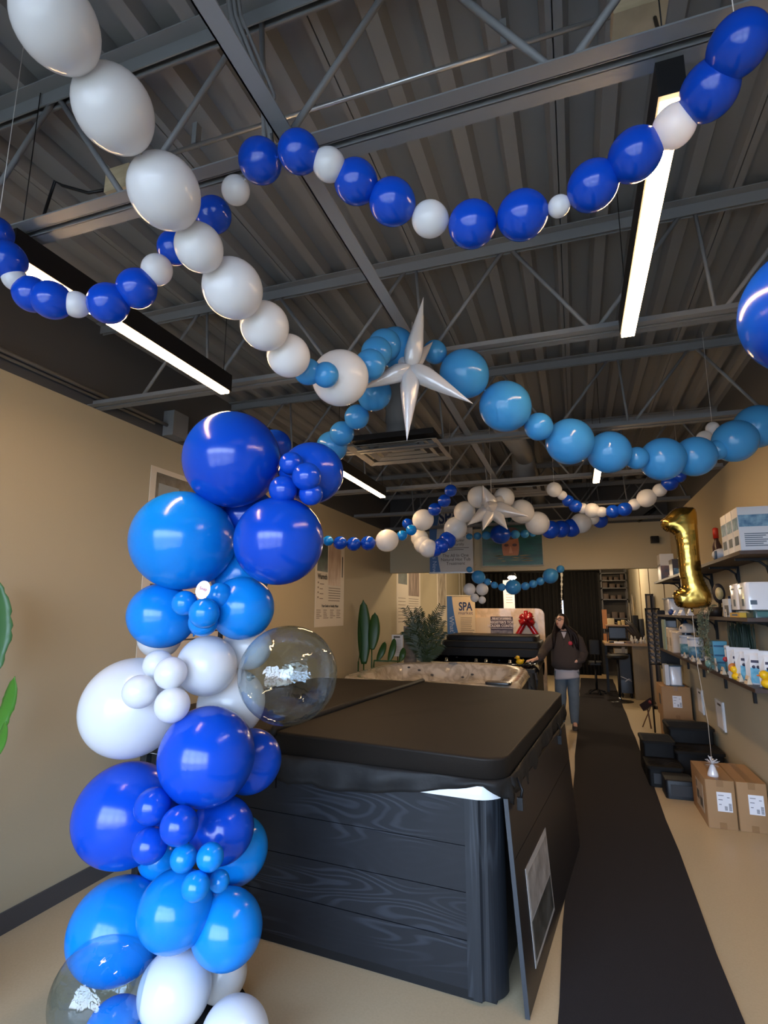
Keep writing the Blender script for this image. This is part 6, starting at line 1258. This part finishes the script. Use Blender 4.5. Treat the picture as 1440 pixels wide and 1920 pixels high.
# ------------------------------------------------------------------ the woman
PX, PY = -0.175, 8.95
person = thing('person', (PX, PY, 0), 'person with long dark hair, glasses, charcoal sweatshirt and jeans looking up', 'person')
M_SK = mat('skin', 'e3b094', 0.5, noise=(10, 0.2), tint2='d49a80')
M_HAIR = mat('hair_brown', '1f120e', 0.6, spec=0.3, noise=(40, 0.5), tint2='150c09', stretch=(3, 3, 0.4)); M_SWT = mat('sweatshirt', '453b36', 0.9, bump=(120, 0.3)); M_JEAN = mat('denim', '6d7a85', 0.8, noise=(9, 0.5), tint2='55626d'); M_TEE = mat('tee_white', 'c6c0c4', 0.8); M_SHOE = mat('shoe_dark', '3a3434', 0.6)
def P(x, y, z): return Vector((PX + x, PY + y, z))
# skeleton for the continuous body
V = []; E = []; R = []
def jv(p, r, par=None):
    V.append(Vector(p)); R.append(r if isinstance(r, tuple) else (r, r)); i = len(V) - 1
    if par is not None: E.append((par, i))
    return i
pel = jv(P(0, 0, 0.90), (0.15, 0.11)); sp1 = jv(P(0, 0, 1.05), (0.13, 0.10), pel); che = jv(P(-0.005, 0, 1.25), (0.14, 0.10), sp1); nb = jv(P(-0.01, -0.01, 1.37), 0.058, che); nk = jv(P(-0.02, -0.03, 1.45), 0.052, nb)
for s, hipx, foot in ((1, 0.085, (0.075, 0.0)), (-1, -0.085, (-0.12, 0.06))):
    h = jv(P(hipx, 0, 0.84), 0.085, pel); k = jv(P((hipx + foot[0]) / 2 + 0.005 * s, -0.02, 0.47), 0.055, h); a = jv(P(foot[0], foot[1], 0.10), 0.036, k); jv(P(foot[0] + 0.01, foot[1] - 0.10, 0.04), 0.03, a)
# right arm reaching to the tub rim (left in the photo), left arm to the pocket
HR = Vector((-0.66, 8.42, 0.985))
sr = jv(P(-0.16, 0, 1.32), 0.055, che); er = jv(P(-0.31, -0.16, 1.10), 0.042, sr); wr = jv(HR + Vector((0.09, 0.07, 0.035)), 0.026, er); pr = jv(HR + Vector((0.03, 0.03, 0.02)), (0.036, 0.018), wr)
sl = jv(P(0.16, 0, 1.32), 0.055, che); el = jv(P(0.235, 0.02, 1.08), 0.042, sl); wl = jv(P(0.16, -0.13, 0.98), 0.027, el); ql = jv(P(0.10, -0.12, 0.95), (0.036, 0.02), wl)
for k in range(4):
    sd = Vector((-0.55, 0.75, 0)).normalized() * (k - 1.5) * 0.019; d0 = Vector((-0.8, -0.6, 0)).normalized(); ln = (0.030, 0.034, 0.032, 0.025)[k]
    a = jv(HR + sd + d0 * 0.005 + Vector((0, 0, 0.016)), 0.010, pr); b = jv(HR + sd + d0 * (0.005 + ln) + Vector((0, 0, 0.012)), 0.009, a); jv(HR + sd + d0 * (0.005 + ln * 1.8) + Vector((0, 0, -0.012)), 0.008, b)
a = jv(HR + Vector((0.045, -0.012, 0.010)), 0.011, pr); jv(HR + Vector((0.02, -0.045, -0.002)), 0.009, a)
for k in range(4):
    sd = Vector((0, 0, 1)) * (k - 1.5) * 0.018; d0 = Vector((-0.85, -0.05, -0.3)).normalized(); a = jv(P(0.10, -0.12, 0.95) + sd + d0 * 0.035, 0.010, ql); jv(P(0.10, -0.12, 0.95) + sd + d0 * 0.065, 0.008, a)
a = jv(P(0.11, -0.135, 0.975), 0.011, ql); jv(P(0.08, -0.14, 0.985), 0.009, a)
me = bpy.data.meshes.new('tmp'); me.from_pydata(V, E, []); to = bpy.data.objects.new('tmp', me); COL.objects.link(to)
md = to.modifiers.new('skin', 'SKIN'); sv = me.skin_vertices[0].data
for i, r in enumerate(R): sv[i].radius = r; sv[i].use_root = (i == 0)
ms = to.modifiers.new('sub', 'SUBSURF'); ms.levels = 2; ms.render_levels = 2
dg = bpy.context.evaluated_depsgraph_get(); dg.update(); bme = bpy.data.meshes.new_from_object(to.evaluated_get(dg)); bpy.data.objects.remove(to)
body = MB(); body.add([v.co.copy() for v in bme.vertices], [tuple(p.vertices) for p in bme.polygons], True)
# head: looks up and toward the left of the photo
HC = P(-0.035, -0.05, 1.545); HM = Matrix.Translation(HC) @ Matrix.Rotation(math.radians(-36), 4, 'Z') @ Matrix.Rotation(math.radians(-17), 4, 'X')
n = 28; K = 20; vs = []; fs = []
def hd(az, el):    # az 0 = face (-y)
    x, y, z = math.sin(az) * math.cos(el), -math.cos(az) * math.cos(el), math.sin(el)
    X_, Y_, Z_ = x * 0.074, y * 0.092, z * 0.115
    fr = max(0, math.cos(az)) ** 2
    if z < 0: X_ *= 1 - 0.22 * z * z; Y_ *= 1 - 0.10 * z * z
    nose = 0.022 * math.exp(-((az / 0.17) ** 2) - ((el + 0.16) / 0.16) ** 2) + 0.010 * math.exp(-((az / 0.12) ** 2) - ((el - 0.05) / 0.18) ** 2)
    brow = 0.005 * math.exp(-((el - 0.24) / 0.08) ** 2) * fr; eye = -0.008 * math.exp(-(((abs(az) - 0.42) / 0.16) ** 2) - ((el - 0.08) / 0.09) ** 2)
    lip = 0.007 * math.exp(-((az / 0.30) ** 2) - ((el + 0.50) / 0.06) ** 2) - 0.004 * math.exp(-((az / 0.35) ** 2) - ((el + 0.57) / 0.025) ** 2) + 0.006 * math.exp(-((az / 0.3) ** 2) - ((el + 0.64) / 0.06) ** 2)
    chin = 0.008 * math.exp(-((az / 0.35) ** 2) - ((el + 0.95) / 0.18) ** 2)
    Y_ -= nose + brow + eye + lip + chin
    return (X_, Y_, Z_)
n, K = 72, 56
for j in range(K + 1):
    el = -PI / 2 + PI * j / K
    for i in range(n): vs.append(HM @ Vector(hd(-PI + 2 * PI * i / n, el)))
for j in range(K):
    for i in range(n): q = (i + 1) % n; fs.append((j * n + i, j * n + q, (j + 1) * n + q, (j + 1) * n + i))
body.add(vs, fs, True); body.M = HM
for s in (-1, 1): body.ball((s * 0.077, 0.008, 0.0), 0.026, 12, (0.35, 0.7, 1.15))
body.M = None
body.build('body', M_SK, person)
def hb(): m = MB(); m.M = HM; return m
for s in (-1, 1):
    hb().ball((s * 0.031, -0.079, 0.010), 0.0105, 12, (1.2, 0.7, 0.75)).build('eye', mat('eye_white', 'd8d0c8', 0.3), person); hb().ball((s * 0.031, -0.0865, 0.012), 0.0048, 10, (1, 0.5, 1)).build('iris', mat('iris', '2a1a12', 0.3), person)
    hb().tube([(s * 0.014, -0.094, 0.034), (s * 0.032, -0.092, 0.040), (s * 0.050, -0.080, 0.034)], 0.0028, 6).build('eyebrow', M_HAIR, person)
m = hb()
m.tube([(-0.021, -0.090, -0.056), (-0.008, -0.0985, -0.054), (0.0, -0.0985, -0.055), (0.008, -0.0985, -0.054), (0.021, -0.090, -0.056)], [0.002, 0.0042, 0.004, 0.0042, 0.002], 8); m.tube([(-0.019, -0.090, -0.060), (0.0, -0.098, -0.064), (0.019, -0.090, -0.060)], [0.002, 0.005, 0.002], 8); m.build('lips', mat('lips', 'a85a54', 0.4), person)
gm = hb()
for s in (-1, 1): gm.tube([(s * 0.033 + 0.024 * math.cos(2 * PI * k / 18), -0.1025 + 0.010 * abs(math.cos(2 * PI * k / 18)) * (1 if s * math.cos(2 * PI * k / 18) > 0 else 0), 0.008 + 0.019 * math.sin(2 * PI * k / 18)) for k in range(19)], 0.0042, 6); gm.tube([(s * 0.057, -0.094, 0.014), (s * 0.076, -0.05, 0.012), (s * 0.080, 0.01, 0.008)], 0.0022, 6)
gm.tube([(-0.009, -0.103, 0.012), (0.009, -0.103, 0.012)], 0.0024, 6); gm.build('glasses', mat('glasses_brown', '34130c', 0.3), person)
# hair: cap, then locks down past the shoulders
hm = hb(); n, K = 48, 30; vs = []; fs = []
for j in range(K + 1):
    el = -PI / 2 * 0.75 + (PI / 2 * 1.75) * j / K
    for i in range(n):
        az = -PI + 2 * PI * i / n; X_, Y_, Z_ = hd(az, el); face = math.exp(-((az / 1.12) ** 6)) * (1 if el < 0.50 else math.exp(-((el - 0.50) / 0.16) ** 2)); k = 1.15 - 0.32 * face; vs.append((X_ * k, (Y_ * k if Y_ < 0 else Y_ * 1.12) + 0.004, Z_ * (1.10 - 0.15 * face)))
for j in range(K):
    for i in range(n): q = (i + 1) % n; fs.append((j * n + i, j * n + q, (j + 1) * n + q, (j + 1) * n + i))
hm.add(vs, fs, True); hm.M = None; rr = random.Random(3)
for k in range(44):
    side = -1 if k % 3 == 0 else 1; f = rr.random(); az = side * (1.25 + 1.25 * f) ; st0 = HM @ Vector((0.078 * math.sin(az), -0.075 * math.cos(az), 0.055)); mid1 = HM @ Vector((0.094 * math.sin(az), -0.085 * math.cos(az) + 0.01, -0.06))
    dx = side * rr.uniform(0.075, 0.155) + (0.02 if side > 0 else -0.01); fy_ = -0.125 + 0.20 * f
    mid2 = P(dx * 1.0 - 0.01, fy_ * 0.9, 1.36 + rr.uniform(-0.02, 0.02)); end = P(dx * 1.15, fy_ - 0.015, rr.uniform(1.12, 1.24)); hm.tube([st0, mid1, mid2, (mid2 + end) / 2 + Vector((rr.uniform(-0.01, 0.01), -0.008, 0)), end], [0.016, 0.024, 0.028, 0.024, 0.006], 8)
hm.build('hair', M_HAIR, person)
# sweatshirt
sw_ = MB(); rings = []
for z, rx, ry, ox in ((0.845, 0.170, 0.130, 0), (0.86, 0.188, 0.150, 0), (0.90, 0.218, 0.172, 0.0), (0.97, 0.222, 0.170, 0), (1.05, 0.212, 0.160, 0), (1.15, 0.205, 0.152, 0), (1.25, 0.200, 0.145, -0.002), (1.32, 0.180, 0.125, -0.005), (1.365, 0.135, 0.105, -0.008), (1.395, 0.085, 0.080, -0.012), (1.41, 0.066, 0.068, -0.014)):
    rings.append([P(ox + rx * math.copysign(abs(math.cos(2 * PI * k / 36)) ** 0.85, math.cos(2 * PI * k / 36)) + 0.006 * math.sin(z * 60 + k), ry * math.sin(2 * PI * k / 36) * (1.05 if k > 18 else 1) + 0.006 * math.sin(z * 45 + 1.3 * k), z) for k in range(36)])
sw_.loft(rings, caps=True)
def sleeve(pts, rs):
    out_ = []; out_r = []
    for i in range(len(pts) - 1):
        for q in range(5): f = q / 5; out_.append(Vector(pts[i]).lerp(Vector(pts[i + 1]), f) + Vector((0, 0, 0.004 * math.sin(i * 5 + q * 2.4)))); out_r.append(rs[i] + (rs[i + 1] - rs[i]) * f + 0.004 * math.sin(i * 7 + q * 2.6))
    out_.append(Vector(pts[-1])); out_r.append(rs[-1]); sw_.tube(out_, out_r, 18)
sleeve([P(-0.10, 0, 1.33), P(-0.185, -0.02, 1.28), P(-0.315, -0.16, 1.10), V[wr] + Vector((0.05, 0.04, 0.012)), V[wr] + Vector((0.015, 0.012, 0.0))], [0.075, 0.080, 0.068, 0.050, 0.034])
sleeve([P(0.10, 0, 1.33), P(0.185, 0.0, 1.27), P(0.245, 0.02, 1.08), P(0.215, -0.07, 1.0), V[wl] + Vector((0.0, -0.015, 0.0))], [0.075, 0.082, 0.075, 0.060, 0.040])
so_ = sw_.build('sweatshirt', M_SWT, person)
em = MB(); c = P(0.075, -0.155, 1.235)
em.ball(c, 0.031, 16, (1.0, 0.25, 1.0)); em.ball(c + Vector((0.012, -0.002, 0.012)), 0.014, 10, (1, 0.4, 1)); em.build('red_emblem', mat('emblem_red', 'c0283a', 0.5), person)
m = MB(); m.tube([P(-0.05, -0.10, 1.375), P(-0.028, -0.125, 1.33), P(-0.012, -0.145, 1.285)], 0.008, 6); m.tube([P(0.035, -0.10, 1.375), P(0.008, -0.125, 1.33), P(-0.012, -0.145, 1.285)], 0.008, 6); m.tube([P(-0.012, -0.15, 1.285), P(-0.012, -0.163, 1.2)], 0.004, 6); m.build('collar', M_SWT, person)
m = MB(); m.add([P(-0.048, -0.098, 1.395), P(0.028, -0.098, 1.395), P(-0.012, -0.147, 1.30)], [(0, 1, 2)], False); m.build('neck_tee', M_TEE, person, solid=0.006)
m = MB(); rings = []
for z, rx, ry in ((0.715, 0.178, 0.138), (0.735, 0.180, 0.140), (0.80, 0.176, 0.136), (0.90, 0.172, 0.132)): rings.append([P(rx * math.cos(2 * PI * k / 36), ry * math.sin(2 * PI * k / 36) + 0.003 * math.sin(k * 2), z + (0.02 * math.cos(2 * PI * k / 36) if z < 0.75 else 0)) for k in range(36)])
m.loft(rings, caps=False); m.build('tee_hem', M_TEE, person, solid=0.004)
jm = MB(); rings = []
for z, rx, ry in ((0.74, 0.168, 0.125), (0.82, 0.165, 0.125), (0.90, 0.155, 0.118)): rings.append([P(rx * math.cos(2 * PI * k / 28), ry * math.sin(2 * PI * k / 28), z) for k in range(28)])
jm.loft(rings)
for s, hipx, foot in ((1, 0.085, (0.075, 0.0)), (-1, -0.085, (-0.12, 0.06))):
    jm.tube([P(hipx, 0, 0.82), P(hipx, -0.005, 0.70), P((hipx + foot[0]) / 2, -0.015, 0.50), P((hipx + foot[0]) / 2 + 0.003, -0.015, 0.44), P(foot[0], foot[1] + 0.005, 0.25), P(foot[0], foot[1] + 0.005, 0.12), P(foot[0], foot[1], 0.075)], [0.098, 0.096, 0.082, 0.080, 0.070, 0.058, 0.056], 18)
jm.build('jeans', M_JEAN, person)
for s, foot in ((1, (0.075, 0.0)), (-1, (-0.12, 0.06))):
    m = MB(); rings = []
    for f, w2, h2 in ((-0.05, 0.028, 0.06), (-0.02, 0.036, 0.085), (0.04, 0.038, 0.085), (0.10, 0.042, 0.062), (0.16, 0.040, 0.045), (0.195, 0.022, 0.028)):
        rings.append([P(foot[0] + 0.02 * f + w2 * math.cos(a_), foot[1] + 0.03 - f, 0.001 + h2 / 2 + h2 / 2 * math.sin(a_)) for a_ in [2 * PI * k / 16 for k in range(16)]])
    m.loft(rings); m.build('shoe', M_SHOE, person)
t = thing('chrome_handle', (-0.68, 8.36, 0.945), 'small shiny metal handle on the tub rim under the hand', 'handle'); MB().tube([(-0.74, 8.385, 0.95), (-0.70, 8.37, 0.975), (-0.66, 8.36, 0.965), (-0.63, 8.36, 0.935)], 0.013, 10).build('bar', mat('chrome', 'b8bcc0', 0.12, 1.0), t)
